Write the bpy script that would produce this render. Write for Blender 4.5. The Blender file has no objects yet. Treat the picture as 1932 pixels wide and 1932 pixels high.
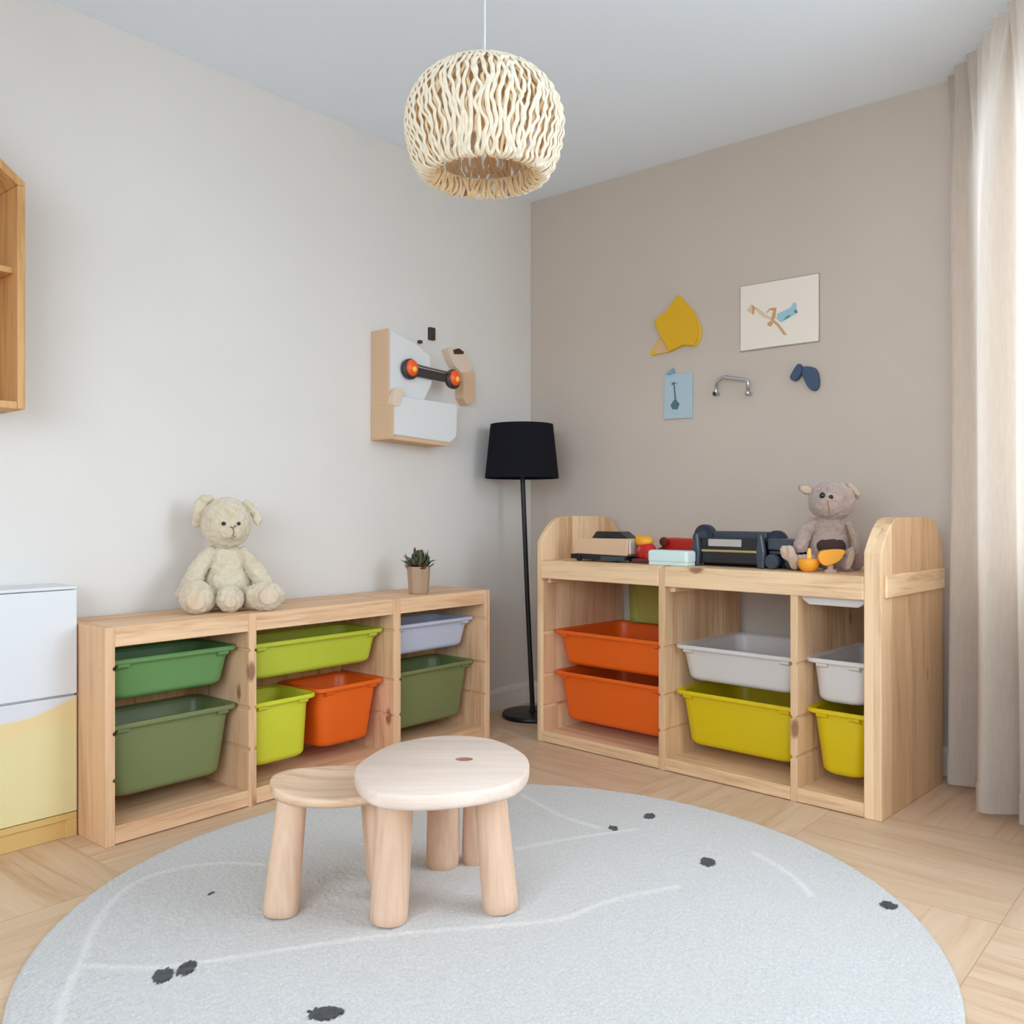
import bpy, bmesh, math, random
from mathutils import Vector, Matrix, noise
random.seed(7)
SC = bpy.context.scene
COL = SC.collection
PI = math.pi
R = math.radians

# ------------------------------------------------------------------ camera
cam_d = bpy.data.cameras.new('camera')
cam_d.sensor_width = 36; cam_d.sensor_fit = 'HORIZONTAL'
cam_d.lens = 36 * 1674 / 1932
cam_d.clip_start = 0.02
cam = bpy.data.objects.new('camera', cam_d); COL.objects.link(cam)
cam.location = (-3.643, -2.971, 1.0)
cam.rotation_euler = (R(90), 0, R(-49.6))
SC.camera = cam

# ------------------------------------------------------------------ world, daylight, exposure
W = bpy.data.worlds.new('overcast_sky'); SC.world = W; W.use_nodes = True
wn = W.node_tree; wn.nodes.clear()
w_out = wn.nodes.new('ShaderNodeOutputWorld'); w_bg = wn.nodes.new('ShaderNodeBackground')
w_tc = wn.nodes.new('ShaderNodeTexCoord'); w_sep = wn.nodes.new('ShaderNodeSeparateXYZ')
w_rp = wn.nodes.new('ShaderNodeValToRGB'); w_ma = wn.nodes.new('ShaderNodeMath')
w_ma.operation = 'MULTIPLY_ADD'; w_ma.inputs[1].default_value = .5; w_ma.inputs[2].default_value = .5
wn.links.new(w_tc.outputs['Generated'], w_sep.inputs[0]); wn.links.new(w_sep.outputs['Z'], w_ma.inputs[0])
wn.links.new(w_ma.outputs[0], w_rp.inputs[0]); wn.links.new(w_rp.outputs[0], w_bg.inputs[0])
wn.links.new(w_bg.outputs[0], w_out.inputs[0])
el = w_rp.color_ramp.elements
el[0].position = .44; el[0].color = (.36, .43, .51, 1)
el[1].position = .52; el[1].color = (.77, .91, 1.07, 1)
w_bg.inputs['Strength'].default_value = 9.7
SC.view_settings.view_transform = 'Standard'
SC.view_settings.look = 'None'
SC.view_settings.gamma = 1.0
SC.view_settings.use_curve_mapping = False
SC.view_settings.exposure = 0.0
SC.cycles.use_denoising = True
SC.cycles.max_bounces = 14; SC.cycles.diffuse_bounces = 10
SC.cycles.transparent_max_bounces = 12
SC.cycles.sample_clamp_indirect = 6

CEIL = 2.64
WIN_O = Vector((0, -2.235)); WIN_D = Vector((-.787, -.618)).normalized(); WIN_N = Vector((WIN_D.y, -WIN_D.x))
WIN_ROT = math.atan2(WIN_D.y, WIN_D.x)
BACK_X = -5.2
WIN_L = (-BACK_X) / -WIN_D.x
# daylight portals standing in the window openings
def portal(cx, cy, cz, sx, sz, n):
    l = bpy.data.lights.new('daylight_portal', 'AREA'); l.shape = 'RECTANGLE'; l.size = sx; l.size_y = sz
    l.cycles.is_portal = True
    o = bpy.data.objects.new('daylight_portal', l); COL.objects.link(o)
    o.location = (cx, cy, cz)
    o.rotation_euler = Vector((n[0], n[1], 0)).to_track_quat('-Z', 'Y').to_euler()
WINS = [(.10, 2.2, .80, 2.5), (4.8, 5.8, .85, 2.5)]       # along the window wall; the second, out of view, is added for fill light
WINB_FILL = (-4.9, -1.6, .85, 2.5)                             # unseen back-wall window added for fill light, Y range
for a0, a1, z0, z1 in WINS:
    c = WIN_O + WIN_D * ((a0 + a1) / 2) - WIN_N * .12 * (-1 if WIN_N.x > 0 else 1)
    c = WIN_O + WIN_D * ((a0 + a1) / 2)
    nn = WIN_N if WIN_N.dot(Vector((-3.6, -.7))) > 0 else -WIN_N
    c = c - nn * .12
    portal(c.x, c.y, (z0 + z1) / 2, a1 - a0, z1 - z0, (nn.x, nn.y))
portal(BACK_X - .12, (WINB_FILL[0] + WINB_FILL[1]) / 2, (WINB_FILL[2] + WINB_FILL[3]) / 2, WINB_FILL[1] - WINB_FILL[0], WINB_FILL[3] - WINB_FILL[2], (1, 0))
INN = nn

# ------------------------------------------------------------------ node helper and materials
def srgb(r, g, b):
    f = lambda c: (c / 255 / 12.92) if c / 255 <= .04045 else ((c / 255 + .055) / 1.055) ** 2.4
    return (f(r), f(g), f(b), 1)

class NT:
    def __init__(s, name):
        s.m = bpy.data.materials.new(name); s.m.use_nodes = True
        s.t = s.m.node_tree; s.t.nodes.clear()
        s.out = s.n('OutputMaterial'); s.b = s.n('BsdfPrincipled')
        s.l(s.b.outputs[0], s.out.inputs[0])
    def n(s, typ, **kw):
        nd = s.t.nodes.new('ShaderNode' + typ)
        for k, v in kw.items(): setattr(nd, k, v)
        return nd
    def l(s, a, b): s.t.links.new(a, b)
    def obj(s, scale=(1, 1, 1), rot=(0, 0, 0)):
        tc = s.n('TexCoord'); mp = s.n('Mapping')
        mp.inputs['Scale'].default_value = scale; mp.inputs['Rotation'].default_value = rot
        s.l(tc.outputs['Object'], mp.inputs[0]); return mp.outputs[0]
    def noise(s, vec, scale=5, detail=3, rough=.5, dist=0):
        x = s.n('TexNoise'); x.inputs['Scale'].default_value = scale; x.inputs['Detail'].default_value = detail
        x.inputs['Roughness'].default_value = rough; x.inputs['Distortion'].default_value = dist
        s.l(vec, x.inputs['Vector']); return x.outputs[0]
    def ramp(s, fac, *els):
        r = s.n('ValToRGB'); e = r.color_ramp.elements
        while len(e) < len(els): e.new(.5)
        for k, (p, c) in enumerate(els): e[k].position = p; e[k].color = c
        s.l(fac, r.inputs[0]); return r.outputs[0]
    def mix(s, fac, a, b, mode='MIX'):
        m = s.n('Mix', data_type='RGBA', blend_type=mode)
        for sock, v in ((m.inputs[0], fac), (m.inputs[6], a), (m.inputs[7], b)):
            if hasattr(v, 'is_linked'): s.l(v, sock)
            else: sock.default_value = v
        return m.outputs[2]
    def math(s, op, a, b=0, c=0):
        m = s.n('Math', operation=op)
        for i, v in enumerate((a, b, c)):
            if hasattr(v, 'is_linked'): s.l(v, m.inputs[i])
            else: m.inputs[i].default_value = v
        return m.outputs[0]
    def bump(s, h, strength=.2, dist=.002):
        b = s.n('Bump'); b.inputs['Strength'].default_value = strength; b.inputs['Distance'].default_value = dist
        s.l(h, b.inputs['Height']); s.l(b.outputs[0], s.b.inputs['Normal'])
    def set(s, **kw):
        for k, v in kw.items():
            sock = s.b.inputs[k.replace('_', ' ')]
            if hasattr(v, 'is_linked'): s.l(v, sock)
            else: sock.default_value = v
        return s

def plain(name, col, rough=.5, metal=0, bump=0, bscale=300, spec=.5, var=.0):
    t = NT(name); t.set(Base_Color=col, Roughness=rough, Metallic=metal, Specular_IOR_Level=spec)
    v = t.obj()
    if var:
        n = t.noise(v, 9, 3)
        t.set(Base_Color=t.mix(t.math('MULTIPLY', n, var), col, tuple(c * .55 for c in col[:3]) + (1,)))
    if bump: t.bump(t.noise(v, bscale, 3), bump, .001)
    return t.m

def pine(name, axis, base, dark, knots=True, strip=.075, seed=0., stripamt=.25):
    """axis = grain axis; strips run across one of the others"""
    t = NT(name)
    sc = [1, 1, 1]; sc[axis] = .07
    v = t.obj(scale=tuple(sc))
    tc = t.n('TexCoord'); sp = t.n('SeparateXYZ'); t.l(tc.outputs['Object'], sp.inputs[0])
    add = t.n('VectorMath', operation='ADD'); add.inputs[1].default_value = (seed, seed * 2, seed * 3)
    t.l(v, add.inputs[0]); v = add.outputs[0]
    # laminated strips
    others = [a for a in (0, 1, 2) if a != axis]
    s1 = t.math('FLOOR', t.math('DIVIDE', t.math('ADD', sp.outputs[others[0]], seed), strip))
    s2 = t.math('FLOOR', t.math('DIVIDE', t.math('ADD', sp.outputs[others[1]], seed), strip * 1.9))
    wnz = t.n('TexWhiteNoise', noise_dimensions='2D'); cb = t.n('CombineXYZ'); t.l(s1, cb.inputs[0]); t.l(s2, cb.inputs[1])
    t.l(cb.outputs[0], wnz.inputs['Vector'])
    off = t.n('VectorMath', operation='ADD'); t.l(v, off.inputs[0])
    sc2 = t.n('VectorMath', operation='SCALE'); sc2.inputs['Scale'].default_value = 3.0
    t.l(wnz.outputs['Color'], sc2.inputs[0]); t.l(sc2.outputs[0], off.inputs[1]); v = off.outputs[0]
    wide = t.noise(v, 14, 3, .55, 1.2)
    fine = t.noise(v, 95, 2, .6, .4)
    g = t.math('MULTIPLY_ADD', fine, .3, t.math('MULTIPLY', wide, .75))
    col = t.ramp(g, (.30, dark), (.52, base), (.78, tuple(min(1, c * 1.16) for c in base[:3]) + (1,)))
    tone = t.math('MULTIPLY', wnz.outputs[0], stripamt)
    col = t.mix(tone, col, dark)
    if knots:
        sk = [8, 8, 8]; sk[axis] = 3.6
        mp = t.n('Mapping'); mp.inputs['Scale'].default_value = sk; mp.inputs['Location'].default_value = (seed * 3.1 + .3, seed * 1.7, seed)
        t.l(tc.outputs['Object'], mp.inputs[0])
        wob = t.n('VectorMath', operation='ADD'); t.l(mp.outputs[0], wob.inputs[0])
        nz = t.n('TexNoise'); nz.inputs['Scale'].default_value = 9; t.l(mp.outputs[0], nz.inputs['Vector'])
        s3 = t.n('VectorMath', operation='SCALE'); s3.inputs['Scale'].default_value = .09; t.l(nz.outputs['Color'], s3.inputs[0]); t.l(s3.outputs[0], wob.inputs[1])
        vo = t.n('TexVoronoi'); vo.inputs['Scale'].default_value = 1; t.l(wob.outputs[0], vo.inputs['Vector'])
        sepc = t.n('SeparateColor'); t.l(vo.outputs['Color'], sepc.inputs[0])
        gate = t.math('GREATER_THAN', sepc.outputs[0], .55)
        k1 = t.ramp(vo.outputs['Distance'], (.08, (1, 1, 1, 1)), (.15, (0, 0, 0, 1)))
        k = t.math('MULTIPLY', k1, gate)
        col = t.mix(t.math('MULTIPLY', k, .8), col, srgb(128, 78, 52))
    t.set(Base_Color=col, Roughness=.55, Specular_IOR_Level=.3)
    t.bump(fine, .12, .0006)
    return t.m

PB = srgb(230, 192, 152); PD = srgb(192, 140, 100)
M = {}
M['pine_x'] = pine('pine_grain_along_length', 0, PB, PD, strip=.4, seed=.21)
M['pine_y'] = pine('pine_grain_along_depth', 1, PB, PD, strip=.09, seed=1.3)
M['pine_z'] = pine('pine_upright', 2, PB, PD, strip=.062, seed=2.7, stripamt=.35)
M['pine_shelf'] = pine('pine_upright_warm', 2, srgb(206, 160, 104), srgb(160, 108, 60), strip=.2, seed=4.2)
PB2 = srgb(236, 204, 163); PD2 = srgb(190, 144, 102)
M['pine2_x'] = pine('pale_pine_along_length', 0, PB2, PD2, strip=.4, seed=.77)
M['pine2_z'] = pine('pale_pine_upright', 2, PB2, PD2, strip=.065, seed=5.1, stripamt=.6)
M['pine2_y'] = pine('pale_pine_along_depth', 1, PB2, PD2, strip=.09, seed=6.1)
M['birch'] = pine('rosy_birch_top', 0, srgb(226, 206, 190), srgb(218, 195, 176), knots=False, strip=9, seed=3.3, stripamt=0)
M['birch_seat'] = pine('birch_dished_seat', 0, srgb(226, 194, 163), srgb(196, 155, 118), knots=False, strip=9, seed=8.3, stripamt=0)
M['birch_z'] = pine('birch_leg', 2, srgb(222, 188, 160), srgb(202, 164, 134), knots=False, strip=9, seed=1.9, stripamt=0)
M['card'] = plain('tan_cardboard', srgb(214, 180, 146), .85, bump=.08, bscale=120, var=.08)
M['card_pale'] = plain('pale_cardboard', srgb(222, 200, 178), .85, bump=.08, bscale=120)

def plaster(name, col, mot=.05):
    t = NT(name); v = t.obj()
    n = t.noise(v, 1.7, 4, .55)
    c2 = tuple(c * (1 - mot * 2) for c in col[:3]) + (1,)
    t.set(Base_Color=t.mix(n, col, c2), Roughness=.9, Specular_IOR_Level=.2)
    t.bump(t.noise(v, 160, 3, .6), .12, .0006)
    return t.m
M['wall_l'] = plaster('warm_white_wall_paint', srgb(225, 221, 214))
M['wall_r'] = plaster('taupe_wall_paint', srgb(204, 191, 177))
M['ceil'] = plaster('white_ceiling_paint', srgb(234, 244, 254), .01)
M['trim'] = plain('white_trim_paint', srgb(226, 222, 214), .45, bump=.05)
M['white_lac'] = plain('white_lacquer', srgb(218, 220, 222), .35)
M['black_metal'] = plain('black_powder_coat', srgb(18, 18, 20), .4, spec=.4)
M['dark_mark'] = plain('dark_brown_paint', srgb(62, 42, 36), .6)

def floor_mat():
    t = NT('oak_parquet_blocks')
    tc = t.n('TexCoord'); sp = t.n('SeparateXYZ'); t.l(tc.outputs['Object'], sp.inputs[0])
    B = .62
    fx = t.math('FLOOR', t.math('DIVIDE', sp.outputs[0], B)); fy = t.math('FLOOR', t.math('DIVIDE', sp.outputs[1], B))
    par = t.math('MODULO', t.math('ABSOLUTE', t.math('ADD', fx, fy)), 2)
    def grain(axis):
        s = [1, 1, 1]; s[axis] = .09
        mp = t.n('Mapping'); mp.inputs['Scale'].default_value = s; t.l(tc.outputs['Object'], mp.inputs[0])
        o = sp.outputs[1 - axis]
        pl = t.math('FLOOR', t.math('DIVIDE', o, B / 4))
        cb = t.n('CombineXYZ'); t.l(pl, cb.inputs[0]); t.l(fx, cb.inputs[1]); t.l(fy, cb.inputs[2])
        wz = t.n('TexWhiteNoise', noise_dimensions='3D'); t.l(cb.outputs[0], wz.inputs['Vector'])
        sc = t.n('VectorMath', operation='SCALE'); sc.inputs['Scale'].default_value = 4; t.l(wz.outputs['Color'], sc.inputs[0])
        ad = t.n('VectorMath', operation='ADD'); t.l(mp.outputs[0], ad.inputs[0]); t.l(sc.outputs[0], ad.inputs[1])
        w = t.noise(ad.outputs[0], 9, 4, .6, 1.8); f = t.noise(ad.outputs[0], 70, 2, .6)
        g = t.math('MULTIPLY_ADD', f, .25, t.math('MULTIPLY', w, .8))
        fr = t.math('FRACT', t.math('DIVIDE', o, B / 4))
        seam = t.math('LESS_THAN', fr, .012)
        return g, wz.outputs[0], seam
    gx, tx, sx = grain(0); gy, ty, sy = grain(1)
    def sel(a, b):
        return t.math('ADD', t.math('MULTIPLY', a, par), t.math('MULTIPLY', b, t.math('SUBTRACT', 1, par)))
    g = sel(gx, gy); tone = sel(tx, ty); seam = sel(sx, sy)
    col = t.ramp(g, (.32, srgb(190, 154, 120)), (.52, srgb(213, 183, 151)), (.74, srgb(223, 196, 168)))
    col = t.mix(t.math('MULTIPLY', tone, .25), col, srgb(194, 162, 128))
    ex = t.math('LESS_THAN', t.math('FRACT', t.math('DIVIDE', sp.outputs[0], B)), .005)
    ey = t.math('LESS_THAN', t.math('FRACT', t.math('DIVIDE', sp.outputs[1], B)), .005)
    edge = t.math('MAXIMUM', t.math('MAXIMUM', ex, ey), t.math('MULTIPLY', seam, .45))
    col = t.mix(t.math('MULTIPLY', edge, .35), col, srgb(120, 84, 56))
    t.set(Base_Color=col, Roughness=.42, Specular_IOR_Level=.35)
    t.bump(g, .08, .0008)
    return t.m
M['floor'] = floor_mat()

def rug_mat():
    t = NT('cream_wool_pile'); v = t.obj()
    n = t.ramp(t.noise(v, 150, 5, .8), (.35, (0, 0, 0, 1)), (.65, (1, 1, 1, 1))); n2 = t.noise(v, 6, 3)
    col = t.mix(n, srgb(194, 192, 188), srgb(232, 230, 226))
    col = t.mix(t.math('MULTIPLY', n2, .35), col, srgb(208, 200, 188))
    at = t.n('Attribute', attribute_name='motif'); sp = t.n('SeparateColor'); t.l(at.outputs['Color'], sp.inputs[0])
    col = t.mix(t.math('MULTIPLY', sp.outputs[1], .45), col, srgb(252, 249, 242))
    spot = t.ramp(sp.outputs[0], (.42, (0, 0, 0, 1)), (.58, (1, 1, 1, 1)))
    col = t.mix(spot, col, t.mix(n, srgb(24, 24, 29), srgb(52, 50, 50)))
    t.set(Base_Color=col, Roughness=1, Specular_IOR_Level=.1, Sheen_Weight=.3)
    t.bump(t.noise(v, 170, 5, .85), .55, .005)
    return t.m
M['rug'] = rug_mat()

def plastic(name, col, rough=.38):
    t = NT(name); t.set(Base_Color=col, Roughness=rough, Specular_IOR_Level=.45, Subsurface_Weight=.06)
    t.b.inputs['Subsurface Scale'].default_value = .01
    t.bump(t.noise(t.obj(), 900, 2), .04, .0004)
    return t.m
M['green'] = plastic('leaf_green_plastic', srgb(100, 142, 82))
M['moss'] = plastic('moss_green_plastic', srgb(116, 126, 80))
M['lime'] = plastic('lime_plastic', srgb(182, 192, 56))
M['lime2'] = plastic('yellow_lime_plastic', srgb(204, 206, 52))
M['orange'] = plastic('orange_plastic', srgb(228, 98, 20))
M['yellow'] = plastic('yellow_plastic', srgb(212, 186, 8))
M['white_p'] = plastic('white_plastic', srgb(208, 202, 197))
M['blue_w'] = plastic('bluish_white_plastic', srgb(188, 196, 212))
M['olive'] = plastic('olive_plastic', srgb(170, 168, 84))

def fabric_curtain():
    t = NT('greige_linen')
    v = t.obj(scale=(1, 1, 1))
    w1 = t.n('TexWave', bands_direction='Z'); w1.inputs['Scale'].default_value = 260; w1.inputs['Distortion'].default_value = 1.5; t.l(v, w1.inputs['Vector'])
    n = t.noise(t.obj(scale=(1, 1, .12)), 120, 3, .6)
    col = t.mix(n, srgb(198, 184, 169), srgb(217, 204, 190))
    tr = t.n('BsdfTranslucent'); df = t.n('BsdfDiffuse'); mx = t.n('MixShader'); mx.inputs[0].default_value = .42
    t.l(col, tr.inputs[0]); t.l(col, df.inputs[0]); t.l(df.outputs[0], mx.inputs[1]); t.l(tr.outputs[0], mx.inputs[2])
    b = t.n('Bump'); b.inputs['Strength'].default_value = .25; b.inputs['Distance'].default_value = .001
    t.l(n, b.inputs['Height']); t.l(b.outputs[0], df.inputs['Normal'])
    t.l(mx.outputs[0], t.out.inputs[0]); return t.m
M['curtain'] = fabric_curtain()

def plush(name, a, b, c):
    t = NT(name); v = t.obj()
    n = t.noise(v, 55, 5, .75); n2 = t.noise(v, 14, 3, .6, 1.0)
    col = t.mix(n, a, b); col = t.mix(t.ramp(n2, (.5, (0, 0, 0, 1)), (.75, (.7, .7, .7, 1))), col, c)
    t.set(Base_Color=col, Roughness=1, Specular_IOR_Level=.1, Sheen_Weight=.5)
    t.bump(t.noise(v, 200, 5, .8), .6, .004)
    return t.m
M['plush_cream'] = plush('cream_plush', srgb(198, 182, 152), srgb(234, 222, 196), srgb(196, 168, 132))
M['plush_pad'] = plush('pinkish_pad_plush', srgb(210, 188, 160), srgb(230, 210, 184), srgb(200, 168, 140))
M['plush_brown'] = plush('mauve_brown_plush', srgb(160, 136, 124), srgb(192, 169, 155), srgb(138, 112, 102))
M['plush_tan'] = plush('tan_plush', srgb(194, 166, 142), srgb(208, 182, 158), srgb(176, 146, 124))
M['eye'] = plain('black_bead', srgb(14, 12, 12), .15)
M['stitch'] = plain('brown_thread', srgb(150, 110, 80), .9)

def glass():
    t = NT('window_glass'); g = t.n('BsdfGlossy'); g.inputs['Roughness'].default_value = .02
    tr = t.n('BsdfTransparent'); mx = t.n('MixShader'); mx.inputs[0].default_value = .06
    t.l(tr.outputs[0], mx.inputs[1]); t.l(g.outputs[0], mx.inputs[2]); t.l(mx.outputs[0], t.out.inputs[0]); return t.m
M['glass'] = glass()

# ------------------------------------------------------------------ object helpers
def link_mesh(name, bm, mat, parent=None, smooth=None, bevel=0, loc=None, rot=None, seg=2, mats=None):
    bmesh.ops.recalc_face_normals(bm, faces=bm.faces[:])
    me = bpy.data.meshes.new(name); bm.to_mesh(me); bm.free()
    if smooth is not None:
        for p in me.polygons: p.use_smooth = True
        me.set_sharp_from_angle(angle=R(smooth))
    o = bpy.data.objects.new(name, me); COL.objects.link(o)
    for m in (mats or [mat]): me.materials.append(m)
    if parent is not None: o.parent = parent
    if loc is not None: o.location = loc
    if rot is not None: o.rotation_euler = rot
    if bevel:
        b = o.modifiers.new('bevel', 'BEVEL'); b.width = bevel; b.segments = seg; b.limit_method = 'ANGLE'; b.angle_limit = R(35)
        b.harden_normals = False
    return o

def thing(name, label, cat, loc=(0, 0, 0), rz=0, group=None):
    o = bpy.data.objects.new(name, None); COL.objects.link(o); o.empty_display_size = .1
    o.location = loc; o.rotation_euler = (0, 0, rz); o['label'] = label; o['category'] = cat
    if group: o['group'] = group
    return o
def tag(o, label, cat, group=None):
    o['label'] = label; o['category'] = cat
    if group: o['group'] = group
    return o
def struct(o): o['kind'] = 'structure'; return o

def box(bm, x0, x1, y0, y1, z0, z1, mi=0):
    vs = [bm.verts.new(p) for p in ((x0, y0, z0), (x1, y0, z0), (x1, y1, z0), (x0, y1, z0), (x0, y0, z1), (x1, y0, z1), (x1, y1, z1), (x0, y1, z1))]
    for f in ((0, 3, 2, 1), (4, 5, 6, 7), (0, 1, 5, 4), (1, 2, 6, 5), (2, 3, 7, 6), (3, 0, 4, 7)):
        bm.faces.new([vs[i] for i in f]).material_index = mi
    return vs
def prism(bm, pts, axis, a, b, mi=0):
    """polygon pts in the two other axes (in axis order), extruded from a to b along axis"""
    def P(p, t):
        if axis == 0: return (t, p[0], p[1])
        if axis == 1: return (p[0], t, p[1])
        return (p[0], p[1], t)
    v0 = [bm.verts.new(P(p, a)) for p in pts]; v1 = [bm.verts.new(P(p, b)) for p in pts]
    n = len(pts)
    fs = [bm.faces.new(v0), bm.faces.new(v1[::-1])]
    for i in range(n): fs.append(bm.faces.new((v0[i], v1[i], v1[(i + 1) % n], v0[(i + 1) % n])))
    for f in fs: f.material_index = mi
def lathe(bm, prof, n=48, c=(0, 0), mi=0, close=True):
    rings = []
    for r, z in prof:
        rings.append([bm.verts.new((c[0] + r * math.cos(2 * PI * i / n), c[1] + r * math.sin(2 * PI * i / n), z)) for i in range(n)])
    for a, b in zip(rings, rings[1:]):
        for i in range(n):
            bm.faces.new((a[i], a[(i + 1) % n], b[(i + 1) % n], b[i])).material_index = mi
    if close:
        bm.faces.new(rings[0][::-1]).material_index = mi; bm.faces.new(rings[-1]).material_index = mi
def tube(bm, pts, rad, n=10, mi=0, cap=True):
    pts = [Vector(p) for p in pts]
    rr = rad if isinstance(rad, (list, tuple)) else [rad] * len(pts)
    rings = []; up = None
    for k, p in enumerate(pts):
        d = (pts[min(k + 1, len(pts) - 1)] - pts[max(k - 1, 0)]).normalized()
        if up is None:
            up = Vector((0, 0, 1)) if abs(d.z) < .9 else Vector((1, 0, 0))
        s = d.cross(up).normalized(); up = s.cross(d).normalized()
        rings.append([bm.verts.new(p + (s * math.cos(2 * PI * i / n) + up * math.sin(2 * PI * i / n)) * rr[k]) for i in range(n)])
    for a, b in zip(rings, rings[1:]):
        for i in range(n): bm.faces.new((a[i], a[(i + 1) % n], b[(i + 1) % n], b[i])).material_index = mi
    if cap:
        bm.faces.new(rings[0][::-1]).material_index = mi; bm.faces.new(rings[-1]).material_index = mi
def ellipsoid(bm, c, r, rot=None, seg=20, ring=14, mi=0):
    m = Matrix.Translation(c) @ (rot.to_matrix().to_4x4() if rot is not None else Matrix()) @ Matrix.Diagonal((r[0], r[1], r[2], 1))
    g = bmesh.ops.create_uvsphere(bm, u_segments=seg, v_segments=ring, radius=1, matrix=m)
    for v in g['verts']:
        for f in v.link_faces: f.material_index = mi
def smooth_poly(pts, k=6, closed=True):
    out = []; n = len(pts)
    rng = range(n) if closed else range(n - 1)
    for i in rng:
        g = lambda j: Vector(pts[j % n]) if closed else Vector(pts[max(0, min(n - 1, j))])
        p0, p1, p2, p3 = g(i - 1), g(i), g(i + 1), g(i + 2)
        for t in range(k):
            u = t / k
            out.append(tuple(.5 * ((2 * p1) + (p2 - p0) * u + (2 * p0 - 5 * p1 + 4 * p2 - p3) * u * u + (3 * p1 - p0 - 3 * p2 + p3) * u ** 3)))
    if not closed: out.append(tuple(pts[-1]))
    return out
def remeshed(bm, voxel, smooth_it=6, disp=0, dscale=30):
    """closed shapes of bm welded into one surface"""
    me = bpy.data.meshes.new('tmp'); bm.to_mesh(me); bm.free()
    o = bpy.data.objects.new('tmp', me); COL.objects.link(o)
    r = o.modifiers.new('r', 'REMESH'); r.mode = 'VOXEL'; r.voxel_size = voxel
    if smooth_it:
        s = o.modifiers.new('s', 'SMOOTH'); s.iterations = smooth_it; s.factor = .5
    dg = bpy.context.evaluated_depsgraph_get(); dg.update()
    me2 = bpy.data.meshes.new_from_object(o.evaluated_get(dg))
    bpy.data.objects.remove(o); bpy.data.meshes.remove(me)
    b = bmesh.new(); b.from_mesh(me2); bpy.data.meshes.remove(me2)
    b.normal_update()
    if disp:
        mv = [(v, v.normal.copy() * disp * (noise.noise(v.co * dscale) + .6 * noise.noise(v.co * dscale * 3.1))) for v in b.verts]
        for v, d in mv: v.co += d
    for f in b.faces: f.smooth = True
    return b

# ------------------------------------------------------------------ structure
def wmesh(name, bm, mat): return struct(link_mesh(name, bm, mat))
farY = WIN_O.y + WIN_D.y * WIN_L
bm = bmesh.new(); prism(bm, [(.2, .2), (BACK_X - .2, .2), (BACK_X - .2, farY - .25), (.2, -2.235 - .05)], 2, -.1, 0); wmesh('floor', bm, M['floor'])
bm = bmesh.new(); prism(bm, [(.2, .2), (BACK_X - .2, .2), (BACK_X - .2, farY - .25), (.2, -2.235 - .05)], 2, CEIL, CEIL + .1); wmesh('ceiling', bm, M['ceil'])
bm = bmesh.new(); box(bm, BACK_X - .2, 0, 0, .2, 0, CEIL); wmesh('wall_left', bm, M['wall_l'])
bm = bmesh.new(); prism(bm, [(0, .2), (0, -2.235), (.2, -2.235 + .02), (.2, .2)], 2, 0, CEIL); wmesh('wall_right', bm, M['wall_r'])
# wall_window in its own frame: local x along the wall, local y into the room
def holes(bm, L, ops, thick, z_top):
    xs = 0
    for a0, a1, z0, z1 in ops:
        box(bm, xs, a0, -thick, 0, 0, z_top)
        box(bm, a0, a1, -thick, 0, 0, z0); box(bm, a0, a1, -thick, 0, z1, z_top); xs = a1
    box(bm, xs, L, -thick, 0, 0, z_top)
# frame in which +x runs along WIN_D and +y into the room needs a mirrored x when INN is on the other side
flip = Vector((-WIN_D.y, WIN_D.x)).dot(INN) < 0
if flip:
    WF_O = WIN_O + WIN_D * WIN_L; WF_R = WIN_ROT + PI
    conv = lambda a: WIN_L - a
else:
    WF_O = WIN_O; WF_R = WIN_ROT
    conv = lambda a: a
ops = sorted([(min(conv(a0), conv(a1)), max(conv(a0), conv(a1)), z0, z1) for a0, a1, z0, z1 in WINS])
bm = bmesh.new(); holes(bm, WIN_L, ops, .2, CEIL)
struct(link_mesh('wall_window', bm, M['wall_r'], loc=(WF_O.x, WF_O.y, 0), rot=(0, 0, WF_R)))
def window(idx, a0, a1, z0, z1, loc, rot, n_mull):
    b = bmesh.new(); f = .06
    box(b, a0, a1, -.12, -.06, z0, z0 + f); box(b, a0, a1, -.12, -.06, z1 - f, z1)
    xs = [a0 + (a1 - a0 - f) * k / (n_mull + 1) for k in range(n_mull + 2)]
    for x in xs: box(b, x, x + f, -.12, -.06, z0 + f, z1 - f)
    w = struct(link_mesh('window_%d' % idx, b, M['trim'], loc=loc, rot=rot, bevel=.004))
    for k in range(n_mull + 1):
        g = bmesh.new(); box(g, xs[k] + f, xs[k + 1], -.093, -.087, z0 + f, z1 - f); link_mesh('pane', g, M['glass'], w)
    s = bmesh.new(); box(s, a0 - .02, a1 + .02, -.06, .02, z0 - .03, z0); link_mesh('window_sill', s, M['trim'], w, bevel=.004)
for k, (a0, a1, z0, z1) in enumerate(ops): window(k + 1, a0, a1, z0, z1, (WF_O.x, WF_O.y, 0), (0, 0, WF_R), 1)  # the curtained window, plus an unseen one added as fill
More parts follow.
